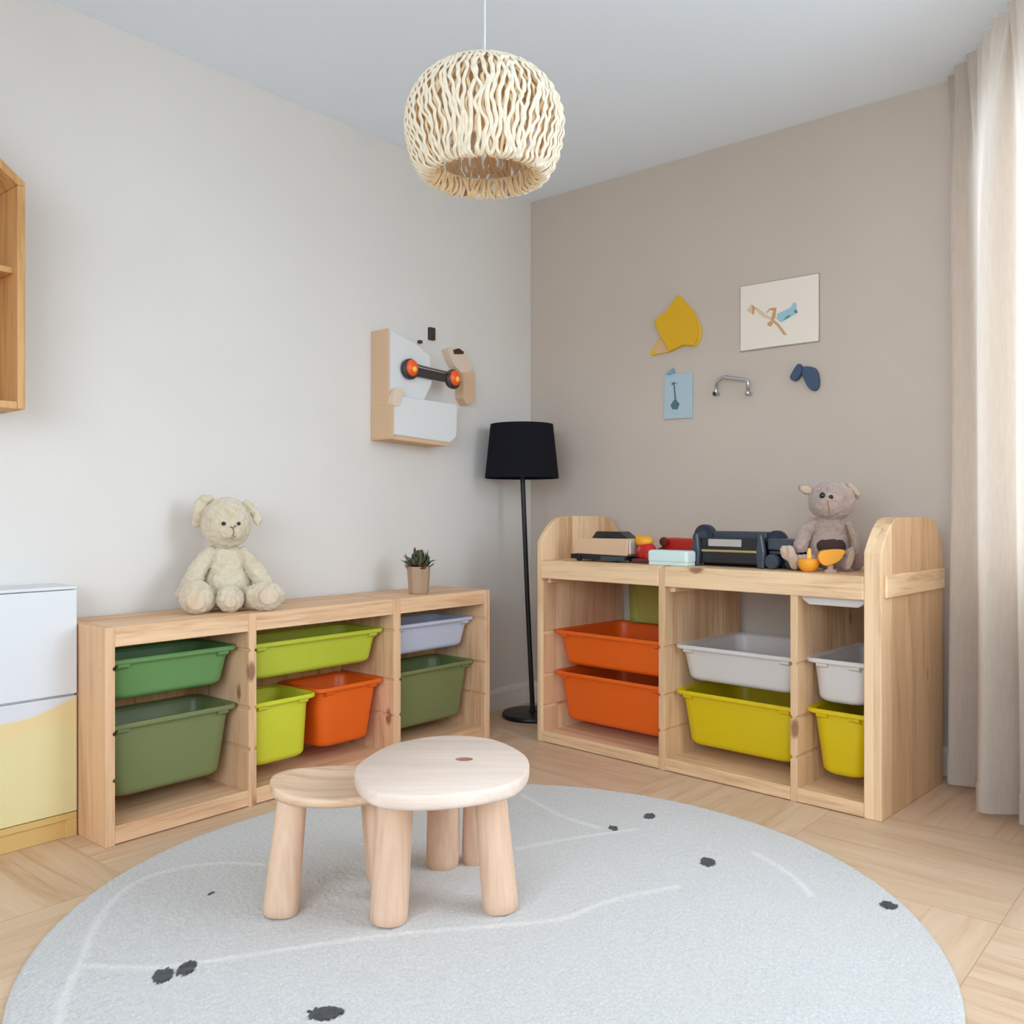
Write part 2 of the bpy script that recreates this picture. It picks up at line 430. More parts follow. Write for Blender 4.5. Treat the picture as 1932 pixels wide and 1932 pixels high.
# wall_back: local frame origin at (BACK_X, farY) , x -> -Y ... use a plain box layout
bm = bmesh.new()
box(bm, BACK_X - .2, BACK_X, WINB_FILL[1], 0, 0, CEIL); box(bm, BACK_X - .2, BACK_X, farY - .1, WINB_FILL[0], 0, CEIL)
box(bm, BACK_X - .2, BACK_X, WINB_FILL[0], WINB_FILL[1], 0, WINB_FILL[2]); box(bm, BACK_X - .2, BACK_X, WINB_FILL[0], WINB_FILL[1], WINB_FILL[3], CEIL)
wmesh('wall_back', bm, M['wall_l'])
window(3, 0, WINB_FILL[1] - WINB_FILL[0], WINB_FILL[2], WINB_FILL[3], (BACK_X, WINB_FILL[1], 0), (0, 0, -PI / 2), 2)  # out-of-view window added to light the room from the front
def skirting(name, L, loc, rot):
    bm = bmesh.new(); prism(bm, [(0, 0), (-.016, 0), (-.016, .085), (-.008, .105), (0, .107)], 0, 0, L)
    struct(link_mesh(name, bm, M['trim'], loc=loc, rot=rot))
skirting('baseboard_left', 5.2, (BACK_X, 0, 0), (0, 0, 0))
skirting('baseboard_right', 2.2, (0, -.017, 0), (0, 0, -PI / 2))

# ------------------------------------------------------------------ curtain
def curtain():
    # (distance along the window wall, offset into the room) of hem and of heading; fold crests face the room
    def fold(a, b, t):
        k = 1 - .3 * t - .62 * t ** 8; tt = t * t
        mean = (.165 + .03 * min(a, .8) / .8) * (1 - tt) + (.135 + .10 * min(a, .6)) * tt
        return mean + (b - .185) * k, a * (1 + .03 * t) - .10 * tt * max(0, 1 - a / .5) + .02 * math.sin(2.2 * t + a * 5) * (1 - t)
    hem = [(-.02, .10), (.06, .245), (.13, .16), (.37, .285), (.40, .15), (.49, .205), (.54, .10), (.74, .245), (.82, .13), (.90, .20)]
    hp = smooth_poly([(a, b, 0) for a, b in hem], 12, closed=False)
    bm = bmesh.new(); nz = 70; zt, zb = CEIL - .0005, .025
    grid = []
    n = len(hp)
    for j in range(nz + 1):
        t = j / nz; z = zb + (zt - zb) * t
        row = []
        for i, (a, b, _) in enumerate(hp):
            s = i / (n - 1)
            bb, aa = fold(a, b, t)
            if t > .84:
                q = (t - .84) / .16
                bb += q * .024 * math.sin(a * 2 * PI / .066) ; aa += q * .006 * math.sin(a * 2 * PI / .05 + 1)
            zz = z + (.03 * math.sin(a * 3.0) - .012 if j == 0 else 0) * .4
            bb += .004 * math.sin(z * 3 + a * 9)
            row.append(bm.verts.new((conv(aa), bb, zz)))
        grid.append(row)
    for j in range(nz):
        for i in range(n - 1):
            bm.faces.new((grid[j][i], grid[j][i + 1], grid[j + 1][i + 1], grid[j + 1][i])).smooth = True
    o = link_mesh('curtain', bm, M['curtain'], smooth=80, loc=(WF_O.x, WF_O.y, 0), rot=(0, 0, WF_R))
    tag(o, 'floor-length greige linen curtain hanging in pleats before the bright window', 'curtain')
    # stitched hem as a part
    bm = bmesh.new(); g = []
    for j in range(2):
        z = .03 + .095 * j; t = (z - zb) / (zt - zb)
        g.append([bm.verts.new((conv(fold(a, b, t)[1]), fold(a, b, t)[0] + .004 * math.sin(z * 3 + a * 9) + .0025, z)) for a, b, _ in hp])
    for i in range(n - 1): bm.faces.new((g[0][i], g[0][i + 1], g[1][i + 1], g[1][i])).smooth = True
    link_mesh('hem', bm, M['curtain'], parent=o, smooth=80)
curtain()

# ------------------------------------------------------------------ rug
def build_rug():
    cx, cy, rad, N = -2.01, -1.51, 1.046, 420
    spots = [(-1.164, -1.446, .030, .018, .3), (-1.331, -1.418, .024, .014, .8), (-1.383, -1.771, .034, .021, .5), (-1.338, -2.249, .024, .022, 1.2),
             (-2.687, -1.182, .022, .034, -.6), (-2.640, -1.194, .020, .032, -.9), (-2.551, -1.561, .036, .026, -.7), (-2.401, -.893, .014, .006, .3)]
    def arc(c, r, a0, a1, n=40): return [(c[0] + r * math.cos(a0 + (a1 - a0) * k / n), c[1] + r * math.sin(a0 + (a1 - a0) * k / n)) for k in range(n + 1)]
    lines = [smooth_poly([(a, b, 0) for a, b in L], 8, False) for L in (
        [(-2.906, -1.195), (-2.857, -1.102), (-2.780, -0.997), (-2.645, -0.804), (-2.505, -0.683), (-2.378, -0.671), (-2.259, -0.743), (-2.200, -0.835)],
        [(-2.782, -1.002), (-2.673, -1.140), (-2.506, -1.248), (-2.285, -1.385), (-2.090, -1.541), (-1.935, -1.660), (-1.766, -1.699), (-1.574, -1.788)],
        [(-1.261, -0.991), (-1.344, -1.227), (-1.353, -1.380)],
        [(-1.653, -1.296), (-1.480, -1.370), (-1.370, -1.431), (-1.290, -1.476)],
        [(-1.228, -1.834), (-1.311, -1.980), (-1.404, -2.077)])]
    from collections import defaultdict
    H = defaultdict(list)
    for L in lines:
        for k in range(len(L) - 1):
            for u in (0, .25, .5, .75):
                p = (L[k][0] + (L[k + 1][0] - L[k][0]) * u, L[k][1] + (L[k + 1][1] - L[k][1]) * u)
                H[(int(p[0] // .05), int(p[1] // .05))].append(p)
    bm = bmesh.new(); lay = bm.verts.layers.float_color.new('motif')
    def dsk(i, j):
        u, v = -1 + 2 * i / N, -1 + 2 * j / N
        return u * math.sqrt(1 - v * v / 2), v * math.sqrt(1 - u * u / 2)
    top = []
    for i in range(N + 1):
        row = []
        for j in range(N + 1):
            dx, dy = dsk(i, j); x, y = dx * rad, dy * rad
            rr = math.hypot(dx, dy)
            h = .013 + .0030 * noise.noise(Vector((x * 190, y * 190, 0))) + .0015 * noise.noise(Vector((x * 70, y * 70, 3)))
            if rr > .985: h *= max(.35, (1 - ((rr - .985) / .015) ** 2 * .6))
            wx, wy = cx + x, cy + y
            s = 0
            for sx, sy, ra, rb, an in spots:
                ddx, ddy = wx - sx, wy - sy
                if abs(ddx) < .06 and abs(ddy) < .06:
                    c, si = math.cos(an), math.sin(an)
                    e = math.hypot((ddx * c + ddy * si) / ra, (-ddx * si + ddy * c) / rb)
                    s = max(s, max(0, min(1, 1.5 - e + .35 * noise.noise(Vector((wx * 120, wy * 120, 9))))))
            if s > .5: h += .002
            g = 0; kx, ky = int(wx // .05), int(wy // .05)
            best = 9
            for ix in (kx - 1, kx, kx + 1):
                for iy in (ky - 1, ky, ky + 1):
                    for p in H.get((ix, iy), ()):
                        d = (p[0] - wx) ** 2 + (p[1] - wy) ** 2
                        if d < best: best = d
            if best < .0009: g = max(0, 1 - math.sqrt(best) / .016)
            v = bm.verts.new((x, y, h + g * .0015)); v[lay] = (s, g, 0, 1)
            row.append(v)
        top.append(row)
    for i in range(N):
        for j in range(N): bm.faces.new((top[i][j], top[i + 1][j], top[i + 1][j + 1], top[i][j + 1])).smooth = True
    ring = [top[i][0] for i in range(N)] + [top[N][j] for j in range(N)] + [top[i][N] for i in range(N, 0, -1)] + [top[0][j] for j in range(N, 0, -1)]
    low = [bm.verts.new((v.co.x, v.co.y, .0005)) for v in ring]
    n = len(ring)
    for i in range(n): bm.faces.new((ring[i], low[i], low[(i + 1) % n], ring[(i + 1) % n]))
    bm.faces.new(low)
    o = link_mesh('round_rug', bm, M['rug'], loc=(cx, cy, 0))
    tag(o, 'large round cream wool rug with small dark spots on the parquet floor', 'rug')
build_rug()

# ------------------------------------------------------------------ storage shelves
def panel_profile(x0, x1, z1, grooves, left=True, right=True, g=.007, hh=.007):
    pts = [(x0, 0)]
    pts.append((x1, 0))
    if right:
        for z in sorted(grooves): pts += [(x1, z - hh), (x1 - g, z - hh * .6), (x1 - g, z + hh * .4), (x1, z + hh)]
    pts += [(x1, z1), (x0, z1)]
    if left:
        for z in sorted(grooves, reverse=True): pts += [(x0, z + hh), (x0 + g, z + hh * .4), (x0 + g, z - hh * .6), (x0, z - hh)]
    return pts

LG = [.53, .335, .195]
lx = [-2.42, -2.39, -1.932, -1.902, -1.28, -1.24, -.741, -.709]
lx = [v + 2.42 for v in lx]
t = thing('storage_shelf', 'long low pine storage shelf with green, lime and orange bins against the left wall', 'shelf', (-2.42, -.345, 0))
LD, LH = .33, .655
def lpanel(name, x0, x1, l, r):
    bm = bmesh.new(); prism(bm, panel_profile(x0, x1, LH, LG, l, r), 1, 0, LD); link_mesh(name, bm, M['pine_z'], t, bevel=.002)
lpanel('side_panel', lx[0], lx[1], False, True); lpanel('divider', lx[2], lx[3], True, True)
lpanel('divider', lx[4], lx[5], True, True); lpanel('side_panel', lx[6], lx[7], True, False)
for a, b in ((1, 2), (3, 4), (5, 6)):
    bm = bmesh.new(); prism(bm, [(.002, LH - .06), (.024, LH - .06), (.024, LH - .022), (LD, LH - .022), (LD, LH), (.002, LH)], 0, lx[a], lx[b]); link_mesh('top_board', bm, M['pine_x'], t, bevel=.002)
    bm = bmesh.new(); prism(bm, [(.002, .004), (.024, .004), (.024, .034), (LD, .034), (LD, .05), (.024, .05), (.002, .058)], 0, lx[a], lx[b]); link_mesh('bottom_board', bm, M['pine_x'], t, bevel=.002)

for a, b in ((1, 2), (3, 4), (5, 6)):  # closed backs added to darken the gaps between the bins
    bm = bmesh.new(); box(bm, lx[a], lx[b], LD - .006, LD, .05, LH - .022); link_mesh('back_panel', bm, M['pine_shelf'], t)

RO = Vector((-.614, -.537)); RU = Vector((-.0551, -.9985)); RV = Vector((.9985, -.0551)); RR = math.atan2(-.9985, -.0551)
def RS(u, v, h=0): return (RO.x + RU.x * u + RV.x * v, RO.y + RU.y * u + RV.y * v, h)
RG = [.475, .29, .153]
rx = [0, .027, .634, .663, 1.177, 1.203, 1.433, 1.491]
t2 = thing('storage_bench', 'tall pine storage bench with rounded end panels against the taupe wall', 'shelf', RS(0, 0), RR)
RD = .585
def end_panel(x0, x1, right):
    out = [(0, 0), (0, .87)] + smooth_poly([(0, .87, 0), (.045, .925, 0), (.10, .968, 0), (.15, .982, 0)], 5, False)[1:]
    out = [(p[0], p[1]) for p in out]
    bk = smooth_poly([(.43, .982, 0), (.50, .965, 0), (.555, .915, 0), (RD, .85, 0)], 5, False)
    out += [(p[0], p[1]) for p in bk] + [(RD, 0)]
    bm = bmesh.new(); prism(bm, out, 0, x0, x1); return bm
link_mesh('end_panel', end_panel(rx[0], rx[1], True), M['pine2_z'], t2, bevel=.004)
link_mesh('end_panel', end_panel(rx[6], rx[7], False), M['pine2_z'], t2, bevel=.004)
# grooved lining on the inner face of the far end panel
bm = bmesh.new(); prism(bm, panel_profile(rx[1] - .001, rx[1] + .009, .70, RG, False, True), 1, .004, RD - .01); link_mesh('side_panel', bm, M['pine2_z'], t2, bevel=.001)
bm = bmesh.new(); prism(bm, panel_profile(rx[2], rx[3], .782, RG), 1, 0, RD - .01); link_mesh('divider', bm, M['pine2_z'], t2, bevel=.002)
bm = bmesh.new(); prism(bm, panel_profile(rx[4], rx[5], .713, RG), 1, .002, RD - .01); link_mesh('divider', bm, M['pine2_z'], t2, bevel=.002)
for a, b in ((1, 2), (3, 6)):
    bm = bmesh.new(); prism(bm, [(-.002, .712), (.024, .712), (.024, .765), (RD, .765), (RD, .79), (-.002, .79)], 0, rx[a], rx[b]); link_mesh('top_board', bm, M['pine2_x'], t2, bevel=.003)
for a, b in ((1, 2), (3, 4), (5, 6)):
    bm = bmesh.new(); prism(bm, [(0, .003), (.024, .003), (.024, .032), (RD - .01, .032), (RD - .01, .044), (.024, .044), (0, .050)], 0, rx[a], rx[b]); link_mesh('bottom_board', bm, M['pine2_x'], t2, bevel=.002)
for a, b in ((1, 2), (3, 4)):
    bm = bmesh.new(); box(bm, rx[a] + (.009 if a == 1 else 0), rx[a] + .028, .03, RD - .03, .69, .71); link_mesh('cleat', bm, M['pine2_y'], t2, bevel=.002)
bm = bmesh.new(); box(bm, rx[7], rx[7] + .011, .02, .575, .72, .795); link_mesh('cleat', bm, M['pine2_y'], t2, bevel=.004)

# ------------------------------------------------------------------ bins
def rrect(w, d, r, n=6):
    pts = []
    for cx, cy, a0 in ((w / 2 - r, r, -90), (w / 2 - r, d - r, 0), (-w / 2 + r, d - r, 90), (-w / 2 + r, r, 180)):
        for k in range(n + 1):
            a = R(a0 + 90 * k / n); pts.append((cx + r * math.cos(a), cy + r * math.sin(a)))
    return pts
def make_bin(w, d, h, mat, loc, rz, label, group=None, name='storage_bin', tap=None):
    tb = thing(name, label, 'storage bin', loc, rz, group)
    tap = tap if tap is not None else .010 + .06 * h
    def loop(bm, ins, z, r):
        return [bm.verts.new((x, y + ins, z)) for x, y in rrect(w - 2 * ins, d - 2 * ins, r)]
    def skin(bm, spec):
        ls = [loop(bm, *s) for s in spec]
        for a, b in zip(ls, ls[1:]):
            for i in range(len(a)): bm.faces.new((a[i], a[(i + 1) % len(a)], b[(i + 1) % len(b)], b[i]))
        return ls
    bm = bmesh.new(); it = .018; ib = it + tap; rb = .024
    spec = [(ib + rb, 0, .03)]
    for k in range(1, 6):
        a = R(90 * k / 5); spec.append((ib + rb - rb * math.sin(a), rb - rb * math.cos(a), .045))
    spec += [(it, h - .012, .05), (it + .003, h - .012, .05), (ib + .004, rb, .045), (ib + rb, .004, .03)]
    ls = skin(bm, spec); bm.faces.new(ls[0][::-1]); bm.faces.new(ls[-1])
    link_mesh('bin_body', bm, mat, tb, smooth=40)
    bm = bmesh.new()
    ls = skin(bm, [(it - .001, h - .016, .05), (.003, h - .016, .04), (0, h - .012, .04), (0, h - .004, .04), (.003, h, .04), (.009, h, .038), (.014, h - .005, .04), (it + .004, h - .006, .048), (it + .004, h - .016, .048)])
    for i in range(len(ls[0])): bm.faces.new((ls[-1][i], ls[-1][(i + 1) % len(ls[0])], ls[0][(i + 1) % len(ls[0])], ls[0][i]))
    link_mesh('rim', bm, mat, tb, smooth=35)
    for sx in (-1, 1):
        bm = bmesh.new(); cxx = sx * (w / 2 - .062)
        prism(bm, [(.006, h - .016), (.030, h - .016), (.030, h - .040), (.020, h - .032), (.008, h - .026)], 0, cxx - .020, cxx + .020)
        link_mesh('lug', bm, mat, tb, bevel=.003)
    return tb
def left_bin(x0, x1, top, bot, y, mat, label, d=.27, **k):
    return make_bin(x1 - x0, d, top - bot, mat, ((x0 + x1) / 2 , -.345 + y, bot), 0, label, 'bins in the low shelf', **k)
gl, gr = .005, .005
left_bin(-2.39 - gl, -1.932 + gr, .545, .412, .055, M['green'], 'shallow leaf-green plastic bin, top left of the low shelf')
left_bin(-2.39 - gl, -1.932 + gr, .345, .105, .055, M['moss'], 'deep moss-green plastic bin under the shallow leaf-green bin')
left_bin(-1.902 - gl, -1.28 + gr, .540, .406, .045, M['lime'], 'wide shallow lime plastic bin, top middle of the low shelf')
left_bin(-1.902 - gl, -1.612, .335, .105, .035, M['lime2'], 'deep yellow-green plastic bin left of the orange one', tap=.01)
left_bin(-1.606, -1.28 + gr, .340, .105, .045, M['orange'], 'deep orange plastic bin between yellow-green bin and pine divider in the low shelf')
left_bin(-1.24 - gl, -.741 + gr, .538, .408, .055, M['blue_w'], 'shallow bluish-white plastic bin, top right of the low shelf')
left_bin(-1.24 - gl, -.741 + gr, .345, .098, .055, M['moss'], 'deep moss-green plastic bin below the bluish-white bin')
def right_bin(u0, u1, top, bot, v, mat, label, d=.50, **k):
    return make_bin(u1 - u0, d, top - bot, mat, RS((u0 + u1) / 2, v, bot), RR, label, 'bins in the tall bench', **k)
right_bin(.031, .639, .484, .332, .06, M['orange'], 'shallow orange plastic bin, upper of the two in the bench')
right_bin(.031, .639, .305, .090, .06, M['orange'], 'deep orange plastic bin, lower of the two in the bench')
right_bin(.658, 1.182, .484, .345, .06, M['white_p'], 'wide shallow white plastic bin in the middle bay of the bench')
right_bin(.658, 1.182, .307, .094, .06, M['yellow'], 'wide deep yellow plastic bin under the wide white bin')
right_bin(1.198, 1.435, .494, .340, .055, M['white_p'], 'narrow white plastic bin in the right bay of the bench', tap=.012)
right_bin(1.198, 1.435, .320, .090, .055, M['yellow'], 'narrow deep yellow plastic bin in the right bay of the bench', tap=.022)
# shallow white tray hung right under the bench top
tt = thing('storage_tray', 'flat white plastic tray hung under the top in the right bay', 'tray', RS(1.313, .03, .676), RR)
bm = bmesh.new(); prism(bm, [(-.113, .030), (.113, .030), (.105, .018), (.085, .005), (-.085, .005), (-.105, .018)], 1, .006, .45); link_mesh('tray_body', bm, M['white_p'], tt, bevel=.004)
bm = bmesh.new(); box(bm, -.1145, .1145, 0, .455, .029, .036); link_mesh('rim', bm, M['white_p'], tt, bevel=.003)
# olive bin standing on the rim level at the back of the left bay
tb = make_bin(.30, .09, .235, M['olive'], RS(.26, .565 - .09, .440 + .046), RR, 'upright olive-yellow plastic bin at the back of the left bench bay', 'bins in the tall bench', tap=.02)
tb.location.z = .486; 

# ------------------------------------------------------------------ drawer cabinet
def cabinet():
    c = thing('drawer_cabinet', 'white and pale yellow chest of drawers left of the low shelf', 'cabinet', (-2.425, -.17, 0))
    t = NT('wave_painted_front')
    tc = t.n('TexCoord'); sp = t.n('SeparateXYZ'); t.l(tc.outputs['Object'], sp.inputs[0])
    x, z = sp.outputs[0], sp.outputs[2]
    # boundary rises towards the right edge
    b1 = t.math('MULTIPLY_ADD', t.math('POWER', t.math('MAXIMUM', t.math('MULTIPLY_ADD', x, 5.9, 1), 0), 1.5), .050, .381)
    b2 = t.math('ADD', .315, t.math('MULTIPLY', .02, t.math('SINE', t.math('MULTIPLY_ADD', x, 14.0, 2.6))))
    m1 = t.ramp(t.math('SUBTRACT', z, b1), (.0, (0, 0, 0, 1)), (.006, (1, 1, 1, 1)))
    m2 = t.ramp(t.math('SUBTRACT', z, b2), (.0, (0, 0, 0, 1)), (.03, (1, 1, 1, 1)))
    col = t.mix(m2, srgb(222, 210, 156), srgb(226, 204, 150))
    col = t.mix(m1, col, srgb(214, 214, 218))
    t.set(Base_Color=col, Roughness=.4)
    Wd = .80
    bm = bmesh.new(); box(bm, -Wd, 0, .018, .16, .075, .762); link_mesh('carcass', bm, M['white_lac'], c, bevel=.002)
    bm = bmesh.new(); box(bm, -Wd, 0, 0, .165, .762, .772); link_mesh('top_board', bm, M['white_lac'], c, bevel=.003)
    bm = bmesh.new(); box(bm, -Wd + .003, -.001, 0, .018, .441, .760); link_mesh('drawer', bm, M['white_lac'], c, bevel=.002)
    bm = bmesh.new(); box(bm, -Wd + .003, -.001, 0, .018, .078, .434); link_mesh('drawer', bm, t.m, c, bevel=.002)
    ym = plain('honey_yellow_paint', srgb(212, 176, 108), .5)
    bm = bmesh.new(); box(bm, -Wd, 0, .002, .16, .055, .075); box(bm, -.035, 0, .002, .16, 0, .055); box(bm, -Wd, -Wd + .035, .002, .16, 0, .055); link_mesh('plinth', bm, ym, c, bevel=.002)
    bm = bmesh.new(); box(bm, -Wd + .035, -.035, .010, .025, 0.001, .055); link_mesh('plinth_panel', bm, ym, c)
cabinet()

# ------------------------------------------------------------------ house shaped wall shelf
def house():
    c = thing('house_wall_shelf', 'house-shaped open wooden shelf hung on the wall at the left edge', 'shelf', (-2.85, 0, 1.30))
    hw, d, th = .263, .2, .022
    H0, HS, HA = 0, .665, .665 + .263 * .78
    m = M['pine_shelf']
    for s in (-1, 1):
        bm = bmesh.new(); x0, x1 = (hw - th, hw) if s > 0 else (-hw, -hw + th)
        box(bm, x0, x1, -d, -.001, 0, HS - .012); link_mesh('side_panel', bm, m, c, bevel=.003)
        bm = bmesh.new(); dz = th * 1.25
        prism(bm, [(s * hw, HS), (0, HA), (0, HA - dz), (s * (hw - th), HS - .012), (s * hw, HS - .012)], 1, -d, -.001); link_mesh('roof_board', bm, M['pine_shelf'], c, bevel=.003)
    bm = bmesh.new(); box(bm, -hw + th, hw - th, -d, -.001, -.0, th); link_mesh('bottom_board', bm, m, c, bevel=.003)
    bm = bmesh.new(); box(bm, -hw + th, hw - th, -d + .03, -.001, .40, .40 + th * .8); link_mesh('shelf_board', bm, m, c, bevel=.002)
    bm = bmesh.new(); prism(bm, [(-hw + th, th), (hw - th, th), (hw - th, HS), (0, HA - .03), (-hw + th, HS)], 1, -.012, -.002); link_mesh('back_panel', bm, m, c)
house()

# ------------------------------------------------------------------ pendant lamp
def pendant():
    c = thing('pendant_lamp', 'woven cream pendant lamp hanging from the ceiling in the middle', 'lamp', (-2.012, -1.494, CEIL))
    z0 = 1.967 - CEIL
    prof = smooth_poly([(.018, .138, 0), (.06, .135, 0), (.11, .119, 0), (.155, .088, 0), (.184, .045, 0), (.195, -.005, 0), (.190, -.055, 0), (.176, -.100, 0), (.158, -.131, 0), (.142, -.139, 0), (.130, -.128, 0), (.124, -.100, 0)], 14, False)
    L = [0]
    for a, b in zip(prof, prof[1:]): L.append(L[-1] + math.dist(a[:2], b[:2]))
    tot = L[-1]
    cream = NT('bleached_paper_cord'); n = cream.noise(cream.obj(), 60, 3)
    cream.set(Base_Color=cream.mix(n, srgb(230, 214, 186), srgb(240, 229, 208)), Roughness=.8, Subsurface_Weight=.15)
    cream.b.inputs['Subsurface Scale'].default_value = .01
    tan = plain('raw_tan_cord', srgb(236, 208, 164), .85, var=.2)
    def strands(N, phase, amp, freq, inset, wid, seed):
        bm = bmesh.new(); rnd = random.Random(seed)
        for k in range(N):
            ph = 2 * PI * (k + phase) / N; a1 = rnd.random() * 6; prev = None
            sgn = 1 if k % 2 else -1
            for j, (r, z, _) in enumerate(prof):
                s = L[j] / tot
                r2 = max(.006, r - inset)
                nv = Vector((math.cos(ph) * 4.5, math.sin(ph) * 4.5, s * freq))
                dph = (2 * PI / N) * (amp * 2.6 * noise.noise(nv) + sgn * amp * noise.noise(nv * 1.7 + Vector((3, 1, 7))) * 1.6 + .10 * math.sin(31 * s + a1 * 3))
                a = ph + dph
                rad = r2 + .0022 * math.sin(2 * PI * freq * 2 * s + k) + .0015 * noise.noise(Vector((k * 3.1, s * 14, 0)))
                w = min(wid * (1 + .35 * noise.noise(Vector((k * 7.7, s * 12, 5)))), 2 * PI * max(r2, .02) / N * 1.15) / 2
                # frame
                j0, j1 = max(0, j - 1), min(len(prof) - 1, j + 1)
                dr, dz = prof[j1][0] - prof[j0][0], prof[j1][1] - prof[j0][1]; q = math.hypot(dr, dz) or 1
                nr, nzz = -dz / q, dr / q
                ca, sa = math.cos(a), math.sin(a); h = .0022
                P = Vector((rad * ca, rad * sa, z + z0)); T = Vector((-sa, ca, 0)); Nn = Vector((nr * ca, nr * sa, nzz))
                ring = [bm.verts.new(P + T * w * x + Nn * h * y) for x, y in ((-1, 0), (-.6, 1), (.6, 1), (1, 0), (.6, -1), (-.6, -1))]
                if prev:
                    for i in range(6): bm.faces.new((prev[i], prev[(i + 1) % 6], ring[(i + 1) % 6], ring[i])).smooth = True
                prev = ring
        return bm
    link_mesh('lamp_shade', strands(88, 0, .52, 7.5, 0, .0106, 1), cream.m, c)
    link_mesh('inner_weave', strands(64, .3, .55, 6.0, .008, .0100, 2), tan, c)
    bm = bmesh.new()
    tube(bm, [(.124 * math.cos(2 * PI * k / 48), .124 * math.sin(2 * PI * k / 48), z0 - .098) for k in range(49)], .004, 8, cap=False)
    link_mesh('shade_ring', bm, cream.m, c, smooth=60); bm = bmesh.new()
    tube(bm, [(.020 * math.cos(2 * PI * k / 24), .020 * math.sin(2 * PI * k / 24), z0 + .138) for k in range(25)], .005, 8, cap=False)
    link_mesh('shade_ring', bm, cream.m, c, smooth=60)
    bm = bmesh.new(); tube(bm, [(0, 0, z0 + .13), (.0005, 0, z0 + .4), (0, 0, -.02)], .0028, 10); link_mesh('cord', bm, M['white_lac'], c, smooth=60)
    bm = bmesh.new(); lathe(bm, [(.018, z0 + .155), (.02, z0 + .12), (.018, z0 + .07), (.012, z0 + .07)], 24); link_mesh('socket', bm, M['white_lac'], c, smooth=40)
    bulb = plain('amber_glass_bulb', srgb(240, 190, 120), .2)
    bm = bmesh.new(); lathe(bm, [(.008, z0 + .072), (.013, z0 + .06), (.028, z0 + .03), (.031, z0 + .005), (.024, z0 - .018), (.008, z0 - .028)], 24); link_mesh('bulb', bm, bulb, c, smooth=60)
    bm = bmesh.new(); lathe(bm, [(.05, -.001), (.05, -.02), (.03, -.028), (.004, -.03)], 32); link_mesh('ceiling_rose', bm, M['white_lac'], c, smooth=40)
pendant()

# ------------------------------------------------------------------ floor lamp
def floor_lamp():
    c = thing('floor_lamp', 'slim black floor lamp with tapered shade standing in the corner', 'lamp', (-.272, -.235, 0))
    top = Vector((-.033, .042, 1.165))
    bm = bmesh.new(); lathe(bm, [(.148, 0), (.151, .006), (.150, .016), (.145, .022), (.02, .026), (.012, .035)], 64); link_mesh('base', bm, M['black_metal'], c, smooth=40)
    bm = bmesh.new(); tube(bm, [Vector((0, 0, .03)), top * .5 + Vector((0, 0, .015)), top + Vector((0, 0, .10))], .0115, 16); link_mesh('pole', bm, M['black_metal'], c, smooth=60)
    t = NT('black_fabric'); v = t.obj(); t.set(Base_Color=srgb(24, 24, 30), Roughness=.95, Specular_IOR_Level=.15)
    t.bump(t.noise(v, 500, 2), .4, .001)
    bm = bmesh.new()
    zb, zt = 1.165, 1.428
    lathe(bm, [(.181, zb), (.1535, zt), (.1515, zt), (.179, zb), (.181, zb)], 64, (top.x, top.y), close=False); link_mesh('lamp_shade', bm, t.m, c, smooth=40)
    bm = bmesh.new()
    for k in range(3):
        a = 2 * PI * k / 3; tube(bm, [(top.x, top.y, zt - .04), (top.x + .150 * math.cos(a), top.y + .150 * math.sin(a), zt - .008)], .002, 6)
    link_mesh('shade_ring', bm, M['black_metal'], c)
    bm = bmesh.new(); lathe(bm, [(.012, zb + .09), (.02, zb + .09), (.02, zb + .13), (.012, zb + .135)], 20, (top.x, top.y)); link_mesh('socket', bm, M['black_metal'], c, smooth=40)
floor_lamp()

# ------------------------------------------------------------------ play table and stool
YAW = R(-49.6)
FW = Vector((.7615, .6481)); RT = Vector((.6481, -.7615))
def room(x, z):   # distance to the right of and ahead of the point on the floor in the doorway
    return Vector((-3.643, -2.971)) + RT * x + FW * z
def leg(c, bot, top, r0, r1, z0, z1, mat):
    bm = bmesh.new(); n = 12; pts, rad = [], []
    for k in range(n + 1):
        t = k / n; pts.append((bot[0] + (top[0] - bot[0]) * t, bot[1] + (top[1] - bot[1]) * t, z0 + (z1 - z0) * t))
        r = r0 + (r1 - r0) * t
        if t < .06: r *= .86 + .14 * (t / .06) ** .5
        rad.append(r)
    pts.insert(1, tuple(Vector(pts[0]) + (Vector(pts[1]) - Vector(pts[0])) * .25)); rad.insert(1, r0 * .97)
    tube(bm, pts, rad, 32); link_mesh('leg', bm, mat, c, smooth=50)
